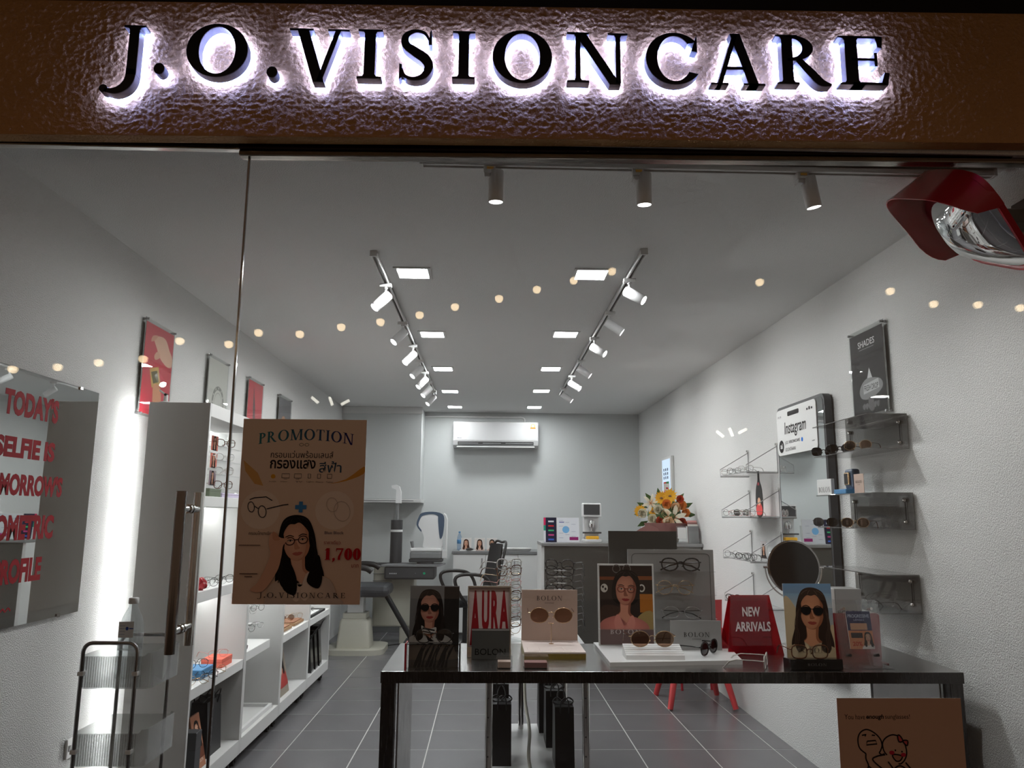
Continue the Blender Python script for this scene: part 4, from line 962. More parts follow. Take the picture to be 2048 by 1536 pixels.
# things on the middle smoked shelf
t = board_thing('name_block', 'white BOLON name block at the far end of the middle smoked shelf', 'name block', (1.83, 1.675, 1.6205), (0.05, -1, 0), U_)
mb = MB(); mb.box(0, .16, 0, .085, -.02, 0, .002); mb.build('block', 'white', t)
pb = PB(); pb.serif('BOLON', .02, .15, .015, .042, S(50,48,48), .2); pb.build('print', t)
wt = thing('smartwatch_stand', 'teal smartwatch display stand with a gold watch on the middle smoked shelf', 'watch display', (1.88, 1.40, 1.6205), -PI/2)
mb = MB(); mb.box(-.07, .07, -.05, .05, 0, .025, .004); mb.build('tray', 'box_blue', wt)
mb = MB(); mb.box(-.045, .045, .0, .045, .0255, .13, .012); mb.build('pillar', 'blue_grey', wt)
mb = MB(); mb.box(-.026, .026, -.012, -.001, .045, .112, .008); wf = mb.build('watch_case', 'gold_wire', wt)
mb = MB(); mb.box(-.020, .020, -.0135, -.0125, .052, .105, .0004); mb.build('watch_face', 'black_gloss', wf)
nb = thing('name_block', 'gold-faced BOLON block in clear acrylic, nearest on the middle smoked shelf', 'name block', (1.85, 1.22, 1.6205), -PI/2)
mb = MB(); mb.box(-.05, .05, -.0, .045, 0, .095, .002); mb.build('acrylic_body', 'acrylic', nb)
mb = MB(); mb.box(-.05, .05, -.003, -.0005, 0, .095, .0005); fc = mb.build('face', 'card_beige', nb)
pb = PB(0); pb.serif('BOLON', -.032, .032, .050, .063, S(40,36,34), .2); pb.text('EYEWEAR', -.014, .014, .040, .044, S(60,56,52)); o = pb.build('print', nb); o.matrix_local = basis((0, -.0036, 0), (1,0,0), (0,0,1))
# full-length mirror with the phone-screen header
im = board_thing('tall_mirror', 'tall black-framed mirror with a white phone-style header on the right wall', 'mirror', (WR-.012, 2.60, .02), R_R, (.0, 0, 1))
mb = MB(); mb.prism(rrect(0, .76, .58, 2.21, .05, 6), .0, .045, 'z'); mb.smooth = False; mb.build('frame', 'dark_grey', im)
mb = MB(); mb.prism(rrect(.018, .742, .598, 2.192, .04, 6), .0452, .048, 'z'); mb.smooth = False; mb.build('mirror_plate', 'mirror_glass', im)
mb = MB(); mb.prism(rrect(.02, .655, 1.885, 2.19, .03, 5), .0482, .053, 'z'); mb.smooth = False; hdp = mb.build('header_board', 'white', im)
pb = PB(.0535); pb.poly(rrect(.21, .40, 2.135, 2.165, .01, 3), S(40,38,40)); pb.text('19:19', .04, .10, 2.135, 2.150, S(60,60,60)); pb.text('Instagram', .15, .50, 1.995, 2.10, S(34,32,34), .012, .12)
pb.ell(.085, 1.945, .042, .042, S(24,24,26)); pb.text('ai', .066, .104, 1.93, 1.965, S(235,235,235), .02); pb.text('J.O. VISIONCARE', .15, .40, 1.95, 1.975, S(40,40,42), .004); pb.ell(.43, 1.963, .014, .014, S(40,120,220)); pb.text('UDONTHANI', .15, .32, 1.908, 1.93, S(70,70,72)); 
for k in range(3): pb.ell(.585+.014*k, 1.94, .004, .004, S(60,60,62), n=8)
for k in range(3): pb.rect(.52+.035*k, .54+.035*k, 2.135, 2.148+.006*(k % 2), S(50,50,52))
pb.build('print', im)
# wire and glass shelves
shelf_names = ['top', 'second', 'third', 'lowest']
for k, z in enumerate((1.815, 1.505, 1.200, .885)):
    t = thing('wire_shelf', f'{shelf_names[k]} glass shelf on thin wire brackets, right wall beyond the tall mirror', 'shelf', (WR, 2.76, z), 0, 'wire-bracket glass shelves')
    mb = MB(); mb.box(-.225, -.004, .0, .62, -.007, 0, .001); mb.build('glass_plate', 'acrylic_haze', t)
    for y in (.004, .616):
        mb = MB(); mb.tube([(-.006, y, -.011), (-.006, y, .185), (-.008, y, .175), (-.228, y, .045), (-.228, y, -.011), (-.006, y, -.011)], .003, 6); mb.build('bracket', 'grey_metal', t)
        mb = MB(); mb.cyl((-.001, y, .19), (-.016, y, .19), .009, n=12); mb.build('stud', 'chrome', t)
    n = 4
    for j in range(n):
        st = (('clear_square','dark_round','silver_oval','clear_square'), ('dark_round','pink_wire','sun_smoke','clear_square'), ('dark_round','silver_oval','black_oval','dark_round'), ('black_oval','clear_square','black_oval','dark_round'))[k][j]
        glasses(st, (1.835, 3.28-.135*j, z+.0005), -.90, f'{NTH[j]} eyewear from the far end of the {shelf_names[k]} wire-bracket shelf', 'eyewear on the wire-bracket shelves')
mb = thing('pink_tray', 'thin pink mat on the second wire-bracket shelf', 'mat', (1.895, 3.05, 1.5055))
m_ = MB(); m_.box(-.045, .12, -.24, .2, 0, .002, .0005); m_.build('mat', 'pink_plastic', mb)
cb = board_thing('bottle_cutout', 'bottle-shaped dark and pink cutout standing on the second wire-bracket shelf', 'display card', (1.93, 2.95, 1.508), (.15, -1, 0), U_)
o = smoothpoly([(0,.0),(.07,.0),(.085,.09),(.075,.19),(.048,.25),(.044,.31),(.026,.31),(.022,.25),(-.005,.19),(-.015,.09)], 5)
mb = MB(); mb.prism(o, -.004, 0, 'z'); mb.smooth = False; mb.build('board', 'black', cb)
pb = PB(); pb.blob([(.0,.01),(.07,.01),(.075,.06),(.035,.10),(-.005,.06)], S(220,90,90)); pb.ell(.035,.10,.022,.028,S(230,180,150)); pb.rect(.022,.048,.215,.235,S(190,90,100)); pb.build('print', cb)
t = board_thing('photo_card', 'small grey photo card on the third wire-bracket shelf', 'card', (1.95, 2.98, 1.2005), (.1,-1,0), U_)
mb = MB(); mb.box(0,.11,0,.14,-.004,0,.001); mb.build('block', 'acrylic', t); pb = PB(clip=(.01,.10,.01,.13)); pb.rect(.01,.10,.01,.13,S(190,184,184)); portrait(pb,.055,.055,.05,spec=None,top=S(60,52,52)); pb.build('print', t)
# eye chart light box
lb_ = board_thing('eye_chart', 'tall bright eye chart light box on the right wall by the flowers', 'eye chart', (WR-.001, 6.28, 1.50), R_R, U_)
mb = MB(); mb.box(0, .46, 0, .66, 0, .035, .006); mb.build('case', 'white', lb_); mb = MB(); mb.box(.04, .42, .03, .63, .0352, .037); mb.build('screen', 'screen', lb_)
pb = PB(.0375); 
for k in range(9): pb.rect(.11+.09*(k % 3), .15+.09*(k % 3), .50-.045*(k//3), .53-.045*(k//3), S(40,50,70))
pb.rect(.10,.23,.26,.38,S(190,60,50)); pb.rect(.23,.36,.26,.38,S(40,120,70)); 
for k in range(9): pb.ell(.15+.08*(k % 3), .22-.05*(k//3), .014, .018, S(60,70,90), n=10)
pb.build('print', lb_)

# ------------------------------------------------------------------ convex safety mirror up at the right wall
rgt, upv = Vector((.013, -.906, -.423)), Vector((-.652, -.33, .683))
cm = thing('convex_mirror', 'convex safety mirror with red rim and visor high at the right wall', 'mirror', M=basis((1.832, .135, 2.622), rgt, upv))
def sq(a, r, p=4.5):
    c, s = math.cos(a), math.sin(a); return (r*math.copysign(abs(c)**(2/p), c), r*math.copysign(abs(s)**(2/p), s))
NS = 56; HS = .214
mb = MB(); rings = 14; vs = [(0, 0, .115)]
for k in range(1, rings+1):
    f = k/rings
    for i in range(NS):
        p_ = 2+2.5*f; x, y = sq(2*PI*i/NS, HS*f, p_); vs.append((x, y, .115*(1-f**2)))
fs = [(0, 1+i, 1+(i+1) % NS) for i in range(NS)]
for k in range(rings-1):
    a, b = 1+k*NS, 1+(k+1)*NS
    fs += [(a+i, b+i, b+(i+1) % NS, a+(i+1) % NS) for i in range(NS)]
mb.add(vs, fs); mb.build('dome', 'mirror_dome', cm)
mb = MB()
for i in range(NS):
    pass
prof = [(HS-.004, .004), (HS+.002, .010), (HS+.012, .008), (HS+.014, -.012), (HS-.01, -.022)]
vs = []; fs = []
for r_, z in prof:
    for i in range(NS): x, y = sq(2*PI*i/NS, r_); vs.append((x, y, z))
for k in range(len(prof)-1): fs += [(k*NS+i, k*NS+(i+1) % NS, (k+1)*NS+(i+1) % NS, (k+1)*NS+i) for i in range(NS)]
fs.append(tuple((len(prof)-1)*NS+i for i in range(NS))); mb.add(vs, fs); mb.build('rim', 'red_gloss', cm)
mb = MB(); vs = []; fs = []; M_ = 30
for i in range(M_+1):       # visor wraps the top half of the rim
    a = .15+(PI+.55)*i/M_; e = math.sin(PI*i/M_)**.35*.15
    for r_, z in ((HS+.0145, -.012), (HS+.0145, .01+e), (HS+.0185, .01+e), (HS+.0185, -.012)):
        x, y = sq(a, r_, 3.6); vs.append((x, y, z))
for i in range(M_):
    for k in range(4): fs.append((i*4+k, i*4+(k+1) % 4, (i+1)*4+(k+1) % 4, (i+1)*4+k))
fs += [(0,1,2,3), (M_*4+3, M_*4+2, M_*4+1, M_*4)]
mb.add(vs, fs); mb.build('visor', 'red_gloss', cm)
inv = cm.matrix_world.inverted()
mb = MB(); a0 = inv @ Vector((1.87, .14, 2.64)); a1 = inv @ Vector((2.025, .13, 2.64)); mb.cyl(a0, a1, .028, n=16); mb.build('bracket', 'black', cm)
mb = MB(); mb.box(-.012, 0, -.05, .05, -.06, .06, .003); mb.xf(inv @ Matrix.Translation((WR-.0005, .13, 2.64))); mb.build('wall_plate', 'black', cm)

# ------------------------------------------------------------------ steel display table and what stands on it
TZ = .88
st = thing('steel_table', 'long brushed steel display table behind the glass front', 'table', (.762, .985, 0))
mb = MB(); mb.box(-1.183, 1.183, -.345, .345, TZ-.042, TZ, .002); mb.build('tabletop', 'steel', st)
mb = MB(); mb.box(-1.184, 1.184, -.3475, -.3455, TZ-.044, TZ-.0005); mb.build('front_apron', 'leg_steel', st)
for x in (-1.181, 1.126):
    for y in (-.343, .288):
        mb = MB(); mb.box(x, x+.055, y, y+.055, 0, TZ-.0425, .002); mb.build('leg', 'leg_steel', st)
for x in (-1.122, 1.112):
    mb = MB(); mb.box(x, x+.008, -.287, .287, .06, TZ-.0425, .002); mb.build('side_panel', 'steel', st)
def sheet_card(name, label, cat, x, y, z, w, h, rot=0, lean=0., t=.004, m='card_grey', edge=None, z_add=0, group=None):
    c, s = math.cos(rot), math.sin(rot); r = Vector((c, s, 0)); n = Vector((s, -c, 0))
    u = Vector((0,0,1))*math.cos(lean)-n*math.sin(lean)
    o = board_thing(name, label, cat, (x, y, z), r, u, group)
    mb = MB(); mb.box(0, w, 0, h, -t, 0, min(.001, t/3)); mb.build('board', m, o); return o
# scarf portrait in its stand
sp = sheet_card('portrait_stand', 'portrait of a dark-haired woman in sunglasses and striped scarf, left end of table', 'display card', -.322, .735, TZ, .205, .325, t=.006, m='acrylic')
w, h = .205, .325
pb = PB(clip=(0, w, 0, h)); pb.rect(0, w, 0, h, S(104,104,104), S(126,126,126)); pb.rect(.142, w, .06, h-.004, S(36,34,34))
portrait(pb, .083, .178, .118, skin=S(206,150,128), shade=S(160,104,86), hair=S(24,18,17), top=S(190,186,180))
for k in range(9):
    x0 = .02+.016*k; pb.blob([(x0,.002),(x0+.012,.002),(x0+.04-.012*(k % 3),.06+.02*(k % 2)),(x0+.055-.01*(k % 2),.10),(x0+.03,.075)], S(34,32,32), 3)
pb.blob([(.05,.165),(.075,.15),(.11,.158),(.105,.135),(.06,.135)], S(200,196,190)); pb.line([(.055,.155),(.105,.145)], .006, S(34,32,32)); pb.line([(.055,.142),(.10,.134)], .005, S(34,32,32))
pb.serif('BOLON', .055, .175, .075, .090, S(170,168,166), .3); pb.build('print', sp)
mb = MB(); mb.box(-.004, .209, 0, .095, .001, .050, .002); mb.build('front_block', 'acrylic', sp)
mb = MB(); mb.box(-.012, -.0045, 0, .10, -.02, .052, .001); mb.build('side_block', 'red_gloss', sp); mb = MB(); mb.box(.2095, .215, 0, .10, -.02, .052, .001); mb.build('side_block', 'black_gloss', sp)
mb = MB(); mb.box(-.004, .209, .0955, .098, .001, .052); mb.build('shelf_top', 'black_gloss', sp)
glasses('dark_round', (-.217, .700, TZ+.0985), 0, 'round thin eyeglasses on the stand before the scarf portrait', None, False, 0, 1.25)
# AURA frame and grey block
au = sheet_card('aura_frame', 'silver frame with tall red AURA lettering on the table', 'framed sign', -.088, .955, TZ, .195, .305, lean=.06, t=.012, m='paper')
for a, b, c, d in ((0,.195,.297,.305),(0,.195,0,.045),(0,.007,.045,.297),(.188,.195,.045,.297)):
    mb = MB(); mb.box(a, b, c, d, .0002, .012, .002); mb.build('rim', 'chrome', au)
pb = PB(); pb.rect(.007,.188,.045,.297,S(220,196,192)); 
for k, (ch, a, b) in enumerate((('A',.012,.058),('U',.064,.098),('R',.106,.140),('A',.142,.184))): pb.text(ch, a, b, .05 if k == 0 else .105, .285, S(156,28,38), .05)
pb.build('print', au)
gb = sheet_card('name_block', 'dark grey BOLON block with pale top edge before the AURA frame', 'name block', -.066, .905, TZ, .165, .125, t=.03, m='card_dark')
pb = PB(); pb.text('BOLON', .015, .148, .018, .045, S(12,12,12), .006); pb.rect(0,.165,.121,.125,S(190,188,184)); pb.build('print', gb)
# beige card with sunglasses
bg = thing('eyewear_display', 'beige BOLON backboard with pink tiled base and gold edge on the table', 'display stand', (.300, 1.10, TZ))
mb = MB(); mb.box(-.135, .135, -.19, .17, 0, .022, .001); mb.build('base', 'gold_foil', bg)
mb = MB(); mb.box(-.135, .135, -.19, .13, .0222, .030, .001); bs = mb.build('base_top', 'pink_paper', bg)
for k in range(4):
    mb = MB(); mb.box(-.13+.053*k+.012, -.13+.053*(k+1)+.008, -.17, -.06, .0301, .0312, .0004); mb.build('tile', 'pink_paper', bs)
mb = MB(); mb.box(-.135, .135, .131, .137, .0222, .265, .001); mb.build('backboard', 'card_beige', bg)
pb = PB(0); pb.serif('BOLON', -.062, .062, .215, .236, S(52,44,42), .3); pb.text('EYEWEAR', -.022, .022, .200, .206, S(90,78,74)); o = pb.build('print', bg); o.matrix_local = basis((0, .1304, 0), (1,0,0), (0,0,1))
mb = MB(); mb.cyl((.0, .03, .030), (.0, .03, .122), .0016, n=8); mb.lathe([(.001,.030),(.012,.030),(.012,.032),(.001,.033)], 14, (0,.03,0)); mb.tube([(-.012,.03,.122),(.012,.03,.122)], .0018, 6); mb.build('post', 'gold_wire', bg)
glasses('sun_brown', (.300, 1.128, TZ+.122), 0, 'gold-rimmed brown sunglasses on the thin post before the beige board', None, False, .06, 1.48)
def ablock(label, x0, x1, y0, y1, h, m):
    t = thing('acrylic_block', label, 'block', ((x0+x1)/2, (y0+y1)/2, TZ)); W, D = (x1-x0)/2, (y1-y0)/2
    mb = MB(); mb.box(-W, W, -D, D, 0, h, .003); mb.build('body', 'acrylic', t); mb = MB(); mb.box(-W+.006, W-.006, -D+.006, D-.006, .004, h*.5, .001); mb.build('core', m, t)
ablock('small clear block with beige core at the table front edge', .040, .105, .69, .75, .055, 'card_beige'); ablock('wider clear block with floral core at the table front edge', .150, .255, .69, .76, .050, 'wrap')
# grey display group
sheet_card('upright_display', 'plain dark grey upright panel at the back of the steel table', 'display panel', .605, 1.318, TZ, .345, .545, t=.012, m='card_dark', lean=.02)
gp = sheet_card('ledge_display', 'grey upright panel with three clear ledges of eyeglasses', 'display panel', .686, 1.245, TZ+.018, .425, .440, t=.012, m='card_grey', lean=.02)
pb = PB(); pb.line(rrect(.02,.405,.02,.42,.02,4), .0022, S(60,60,60), True); pb.build('print', gp)
for k, z in enumerate((.115, .225, .335)):
    mb = MB(); mb.box(.06, .415, z, z+.003, .0006, .062, .0005); mb.build('ledge', 'acrylic', gp)
for k, (s_, nm) in enumerate((('black_oval','glossy black oval'), ('gold_round','thin gold'), ('silver_oval','silver-rimmed'))):
    glasses(s_, (.935 if k != 1 else .905, 1.205, TZ+.018+(.3385,.2285,.1185)[k]), -.05, f'{nm} eyeglasses on the {["top","middle","bottom"][k]} ledge of the grey panel', 'eyeglasses on the grey ledge panel', True, 0, 1.45)
bd = thing('display_plinth', 'low white display plinth on the steel table', 'plinth', (.0, 0, TZ))
mb = MB(); mb.prism([(.515,1.26),(1.155,1.26),(1.09,.80),(.515,.745)], .0, .017, 'z'); mb.smooth = False; mb.build('slab', 'white_satin', bd)
gw = sheet_card('portrait_board', 'portrait of a woman in red-brown eyeglasses and pink shirt on the table', 'display card', .528, 1.172, TZ+.0172, .270, .375, t=.01, m='white', lean=.03)
w, h = .262, .367; pb = PB(clip=(.008, w, .004, h)); pb.rect(.008, w, .004, h, S(48,38,34)); pb.rect(.008,.1,.30,.315,S(120,66,40)); pb.rect(.17,w,.30,.318,S(130,76,44)); pb.rect(.20,w,.15,.235,S(170,104,40)); pb.blob([(.16,.02),(.19,.13),(.262,.15),(.262,.004),(.17,.004)], S(160,136,86), 4)
pb.ell(.03,.262,.017,.020,S(206,200,190)); pb.ell(.024,.268,.005,.006,S(40,34,32)); pb.ell(.036,.258,.005,.006,S(40,34,32)); pb.oval(.21,.262,.016,.018,.006,S(206,200,190)); pb.oval(.09,.352,.02,.02,.004,S(110,104,100)); pb.oval(.14,.352,.02,.02,.004,S(110,104,100))
pb.blob([(.008,.16),(.06,.185),(.13,.16),(.17,.12),(.19,.004),(.008,.004)], S(66,48,40))
portrait(pb, .130, .185, .145, skin=S(196,134,110), shade=S(140,84,66), hair=S(26,20,19), top=S(196,120,108), spec=(96,30,28), longhair=False, lips=S(140,50,48), collar=S(206,134,120), tilt=-.06)
pb.rect(.008,w,.004,.075,S(112,92,90)); pb.serif('BOLON', .055, .20, .052, .072, S(196,186,184), .3); pb.build('print', gw)
mb = MB(); mb.box(.0, .27, .077, .080, .0005, .06, .0005); mb.build('ledge', 'acrylic', gw)
cs = thing('silver_case', 'ribbed silver wedge block on the white plinth', 'display block', (.72, .86, TZ+.0172), -.02)
for k in range(6):
    mb = MB(); mb.prism([(-.055+.018*k, .018+.006*k*.9), (-.038+.018*k, .022+.006*k*.9), (-.038+.018*k, 0), (-.055+.018*k, 0)], -.125, .125, 'x'); mb.smooth = False; mb.build('rib', 'white_satin', cs)
glasses('sun_brown', (.715, .845, TZ+.062), .02, 'large brown-lens sunglasses on the ribbed silver wedge', None, False, 0, 1.4)
bc = sheet_card('name_card', 'brushed silver BOLON card standing on the white plinth', 'display card', .842, 1.045, TZ+.0172, .235, .130, t=.008, m='card_grey', lean=.05)
pb = PB(); pb.serif('BOLON', .06, .18, .058, .078, S(30,30,30), .3); pb.text('EYEWEAR', .10, .14, .046, .051, S(60,60,60)); pb.build('print', bc)
glasses('sun_ink', (.985, .93, TZ+.0175), .9, 'black oval sunglasses turned aside before the silver card', None, False, 0, 1.25)
# red tent sign
na = thing('tent_sign', 'red acrylic tent sign reading NEW ARRIVALS', 'sign', M=basis((1.090, 1.000, TZ), (1, .08, 0), (0,0,1)))
mb = MB(); mb.prism([(.0,0),(.265,0),(.215,.265),(.030,.265)], -.004, 0, 'z'); mb.smooth = False; mb.xf(Matrix.Rotation(-.08, 4, 'X')); mb.build('front_sheet', 'acrylic_red', na)
mb = MB(); mb.prism([(.0,0),(.265,0),(.215,.265),(.030,.265)], -.004, 0, 'z'); mb.smooth = False; mb.xf(Matrix.Translation((0,0,-.11)) @ Matrix.Rotation(.25, 4, 'X')); mb.build('rear_sheet', 'acrylic_red', na)
pb = PB(.001); pb.text('NEW', .080, .165, .170, .212, S(232,226,226), .03); pb.text('ARRIVALS', .042, .210, .105, .147, S(232,226,226), .03); o = pb.build('lettering', na); o.matrix_local = Matrix.Rotation(-.08, 4, 'X')
# beach portrait
bp_ = sheet_card('portrait_stand', 'portrait of a woman in sunglasses at a beach, in a black base', 'display card', 1.252, .715, TZ+.042, .208, .300, rot=.02, t=.004, m='white', lean=.05)
w, h = .208, .30; pb = PB(clip=(0, w, 0, h)); pb.rect(0,w,0,h,S(196,176,140),S(110,150,186)); pb.rect(0,w,.20,.26,S(190,196,196),S(130,166,194)); pb.blob([(0,.0),(0,.24),(.05,.20),(.08,.10),(.07,0)], S(206,184,148)); pb.blob([(.15,.0),(.208,.0),(.208,.13),(.17,.09)], S(200,176,140))
portrait(pb, .115, .115, .150, skin=S(204,142,106), shade=S(150,92,62), hair=S(48,32,24), top=S(206,184,148), lips=S(150,62,52), tilt=-.05); pb.serif('BOLON', .045, .165, .022, .040, S(110,96,80), .3); pb.build('print', bp_)
mb = MB(); mb.box(-.006, .214, -.042, -.0005, -.035, .045, .002); fb = mb.build('base', 'black_gloss', bp_)
pb = PB(.0452); pb.serif('BOLON', .065, .145, -.026, -.016, S(90,88,84), .2); pb.build('print', fb)
glasses('tortoise_square', (1.335, .685, TZ+.0425), 0, 'tortoise eyeglasses on the black base before the beach portrait', None, False, 0, 1.25)
glasses('clear_square', (1.165, .73, TZ), 1.15, 'clear pinkish eyeglasses standing between the red sign and beach portrait', None, False, 0, 1.2)
# brochure holder with a red sheet and grey block behind
br = thing('brochure_holder', 'clear acrylic holder with a blue PROGRESSIVE brochure at the right end of the table', 'brochure holder', (1.600, .76, TZ))
mb = MB(); mb.box(-.095, .095, -.002, .001, .0, .255, .0005); mb.xf(Matrix.Rotation(-.18, 4, 'X')); mb.build('front_sheet', 'acrylic', br)
mb = MB(); mb.box(-.095, .095, .018, .021, .0, .275, .0005); mb.xf(Matrix.Rotation(-.18, 4, 'X')); mb.build('back_sheet', 'acrylic', br)
mb = MB(); mb.box(-.095, .095, -.06, .09, .0, .003, .0005); mb.build('foot', 'acrylic', br)
for x in (-.06, .06):
    mb = MB(); mb.cyl((x, -.006, .045), (x, .026, .045), .006, n=12); mb.xf(Matrix.Rotation(-.18, 4, 'X')); mb.build('bolt', 'black', br)
    mb = MB(); mb.cyl((x, -.006, .235), (x, .026, .235), .006, n=12); mb.xf(Matrix.Rotation(-.18, 4, 'X')); mb.build('bolt', 'chrome', br)
bro = thing('brochure', 'dark blue and orange PROGRESSIVE brochure inside the clear holder', 'brochure', M=Matrix.Translation((1.600, .76, TZ)) @ Matrix.Rotation(-.18, 4, 'X') @ basis((-.05, .006, .07), (1,0,0), (0,0,1)))
mb = MB(); mb.box(0, .105, 0, .155, -.004, 0); mb.build('paper', 'paper', bro); pb = PB(clip=(0,.105,0,.155)); pb.rect(0,.105,.075,.155,S(30,40,84)); pb.rect(0,.105,0,.075,S(206,130,90)); pb.text('PROGRESSIVE', .006,.099,.128,.142,S(190,200,225),.01); pb.text('LENSES', .03,.075,.115,.123,S(170,180,210)); pb.rect(.012,.085,.078,.105,S(200,150,120)); pb.rect(.01,.06,.045,.066,S(34,34,44)); pb.text('20%', .012,.055,.012,.030,S(180,50,30),.02); portrait(pb,.082,.03,.035,spec=None,top=S(230,220,216)); pb.build('print', bro)
rs = thing('red_stand', 'red acrylic easel sheet behind the brochure holder', 'stand', (1.600, .865, TZ))
mb = MB(); mb.prism(rrect(-.125, .125, 0, .205, .015), -.002, .002, 'y'); mb.smooth = False; mb.build('sheet', 'acrylic_red', rs); mb = MB(); mb.box(-.125, .125, -.06, -.0025, 0, .004); mb.build('foot', 'acrylic_red', rs)
wb = thing('grey_name_box', 'grey and white BOLON box on an acrylic riser behind the brochure holder', 'box', (1.612, 1.02, TZ))
mb = MB(); mb.box(-.08, .08, -.06, .06, 0, .17, .002); mb.build('riser', 'acrylic', wb); mb = MB(); mb.box(-.08, -.035, -.058, .058, .1702, .30, .002); mb.build('white_side', 'white', wb); mb = MB(); mb.box(-.0345, .085, -.062, .058, .1702, .30, .002); fx = mb.build('grey_side', 'card_grey', wb)
pb = PB(0); pb.text('BOLON', -.028, .078, .185, .205, S(20,20,20), .008); o = pb.build('print', fx); o.matrix_local = basis((0, -.0626, 0), (1,0,0), (0,0,1))
# round vanity mirror turned away
rm = thing('vanity_mirror', 'round tabletop mirror in a chrome yoke, its dark face to the street', 'mirror', (1.515, 1.27, TZ))
mb = MB(); mb.lathe([(.001,0),(.075,0),(.075,.008),(.02,.016),(.001,.018)], 28); mb.build('base', 'chrome', rm); mb = MB(); mb.cyl((0,0,.015), (0,0,.222), .006, n=12); mb.build('stem', 'chrome', rm)
mb = MB(); mb.tube([(.142*math.cos(a), 0, .375+.142*math.sin(a)*1.06) for a in [PI*(1+k/24) for k in range(25)]], .0035, 8); mb.build('yoke', 'chrome', rm)
mb = MB(); mb.lathe([(.001,-.004),(.124,-.004),(.132,-.003),(.132,.005),(.124,.007),(.001,.007)], 48); mb.xf(Matrix.Translation((0,0,.375)) @ Matrix.Rotation(PI/2-.10, 4, 'X')); mb.build('rim', 'dark_chrome', rm)
mb = MB(); mb.lathe([(.001,.0072),(.123,.0072),(.123,.0078),(.001,.0082)], 48); mb.xf(Matrix.Translation((0,0,.375)) @ Matrix.Rotation(PI/2-.10, 4, 'X')); mb.build('face', 'black_gloss', rm)
for s in (-1, 1):
    mb = MB(); mb.cyl((s*.128, 0, .375), (s*.150, 0, .375), .006, n=12); mb.build('pivot', 'chrome', rm)

# ------------------------------------------------------------------ chrome rack behind the table: frame towers above, paper bags below
rk = thing('chrome_rack', 'chrome-legged rack with a glossy white lower shelf behind the steel table', 'rack', (.255, 1.97, 0))
mb = MB(); mb.box(-.265, .265, -.58, .58, .80, .83, .003); mb.build('top', 'laminate', rk)
mb = MB(); mb.box(-.225, .225, -.57, .57, .185, .205, .003); mb.build('lower_shelf', 'white_satin', rk)
for x in (-.24, .24):
    for y in (-.555, .555):
        mb = MB(); mb.cyl((x, y, 0), (x, y, .7995), .019, n=20); lg = mb.build('leg', 'chrome', rk)
        mb = MB()
        for k in range(6): mb.cyl((x-.004, y-.0188, .25+.09*k), (x-.004, y-.0196, .25+.09*k), .004, n=8)
        mb.build('peg_holes', 'black', lg)
mb = MB(); mb.cyl((-.04, .45, .2055), (-.04, .45, .7995), .017, n=18); mb.build('centre_post', 'chrome', rk)
mb = MB(); mb.tube(smoothpoly([(-.02,.40,.80),(-.025,.30,.62),(-.03,.1,.45),(-.015,-.1,.34),(-.03,-.3,.26),(-.02,-.5,.215)], 5, False), .009, 8); mb.build('cable', 'cream', rk)
for k, (x, y, nm) in enumerate(((.085, 2.30, 'far bag on the left'), (.085, 1.80, 'near bag on the left'), (.372, 2.42, 'farthest bag on the right'), (.392, 2.12, 'middle bag on the right'), (.412, 1.74, 'nearest bag on the right'))):
    paper_bag(f'black paper bag with ribbon on the lower rack shelf, {nm}', x, y, .2055, .10, .20, .30, 0, 'black paper bags on the chrome rack')
# two leaning towers of frames
def tower(label, x, y, rz, styles, sh, nm, n=11):
    t = thing('frame_tower', label, 'display rack', (x, y, .8305), rz)
    mb = MB(); mb.box(-.07, .07, -.07, .07, 0, .012, .002); mb.build('base', 'acrylic', t)
    for s in (-1, 1):
        mb = MB(); mb.box(s*.022-.004, s*.022+.004, .03, .036, .0122, .40, .001); mb.build('upright', 'acrylic', t)
    for k in range(n):
        mb = MB(); mb.box(-.03, .03, -.012, .0295, .03+k*.034, .034+k*.034, .0005); mb.build('rung', 'clear_plastic', t)
    for k in range(n):
        c, s = math.cos(rz), math.sin(rz); lx, ly = 0, -.004
        glasses(styles[k % len(styles)], (x+lx*c-ly*s, y+lx*s+ly*c, .8305+.0345+k*.034), rz, f'{NTH[k] if k < 12 else k} pair up on the {nm} tower of frames', 'frames on the two acrylic towers', False, 0, 1.3)
tower('left acrylic tower stacked with clear and gold frames behind the AURA sign', .115, 1.72, .55, ('gold_round','tortoise_square','clear_square','pink_wire'), 0, 'left')
tower('right acrylic tower stacked with dark frames behind the beige board', .395, 1.72, -.45, ('dark_round','black_oval','black_oval','dark_round'), 0, 'right')

# ------------------------------------------------------------------ red plastic chair by the right wall
rc = thing('red_chair', 'red plastic chair with splayed legs near the right wall behind the table', 'chair', (1.70, 3.98, 0), PI)
prof = smoothpoly([(-.20,.45),(-.05,.435),(.12,.44),(.19,.50),(.215,.62),(.235,.78),(.245,.84)], 5, False)
mb = MB(); vs = []; fs = []; NW = 12
for (y, z) in prof:
    for k in range(NW+1):
        u = -1+2*k/NW; wdt = .22-(.03 if z > .6 else 0); vs.append((u*wdt, y-.03*u*u*(1 if z > .55 else 0), z+.03*u*u*(1 if z < .5 else 0)))
m = len(vs)
for (y, z) in prof:
    for k in range(NW+1):
        u = -1+2*k/NW; wdt = .22-(.03 if z > .6 else 0); vs.append((u*wdt, y-.03*u*u*(1 if z > .55 else 0)+.010*(1 if z > .5 else 0), z+.03*u*u*(1 if z < .5 else 0)-.010*(1 if z <= .5 else 0)))
R_ = len(prof); W_ = NW+1
for i in range(R_-1):
    for k in range(NW):
        a = i*W_+k; fs.append((a, a+1, a+1+W_, a+W_)); fs.append((m+a, m+a+W_, m+a+1+W_, m+a+1))
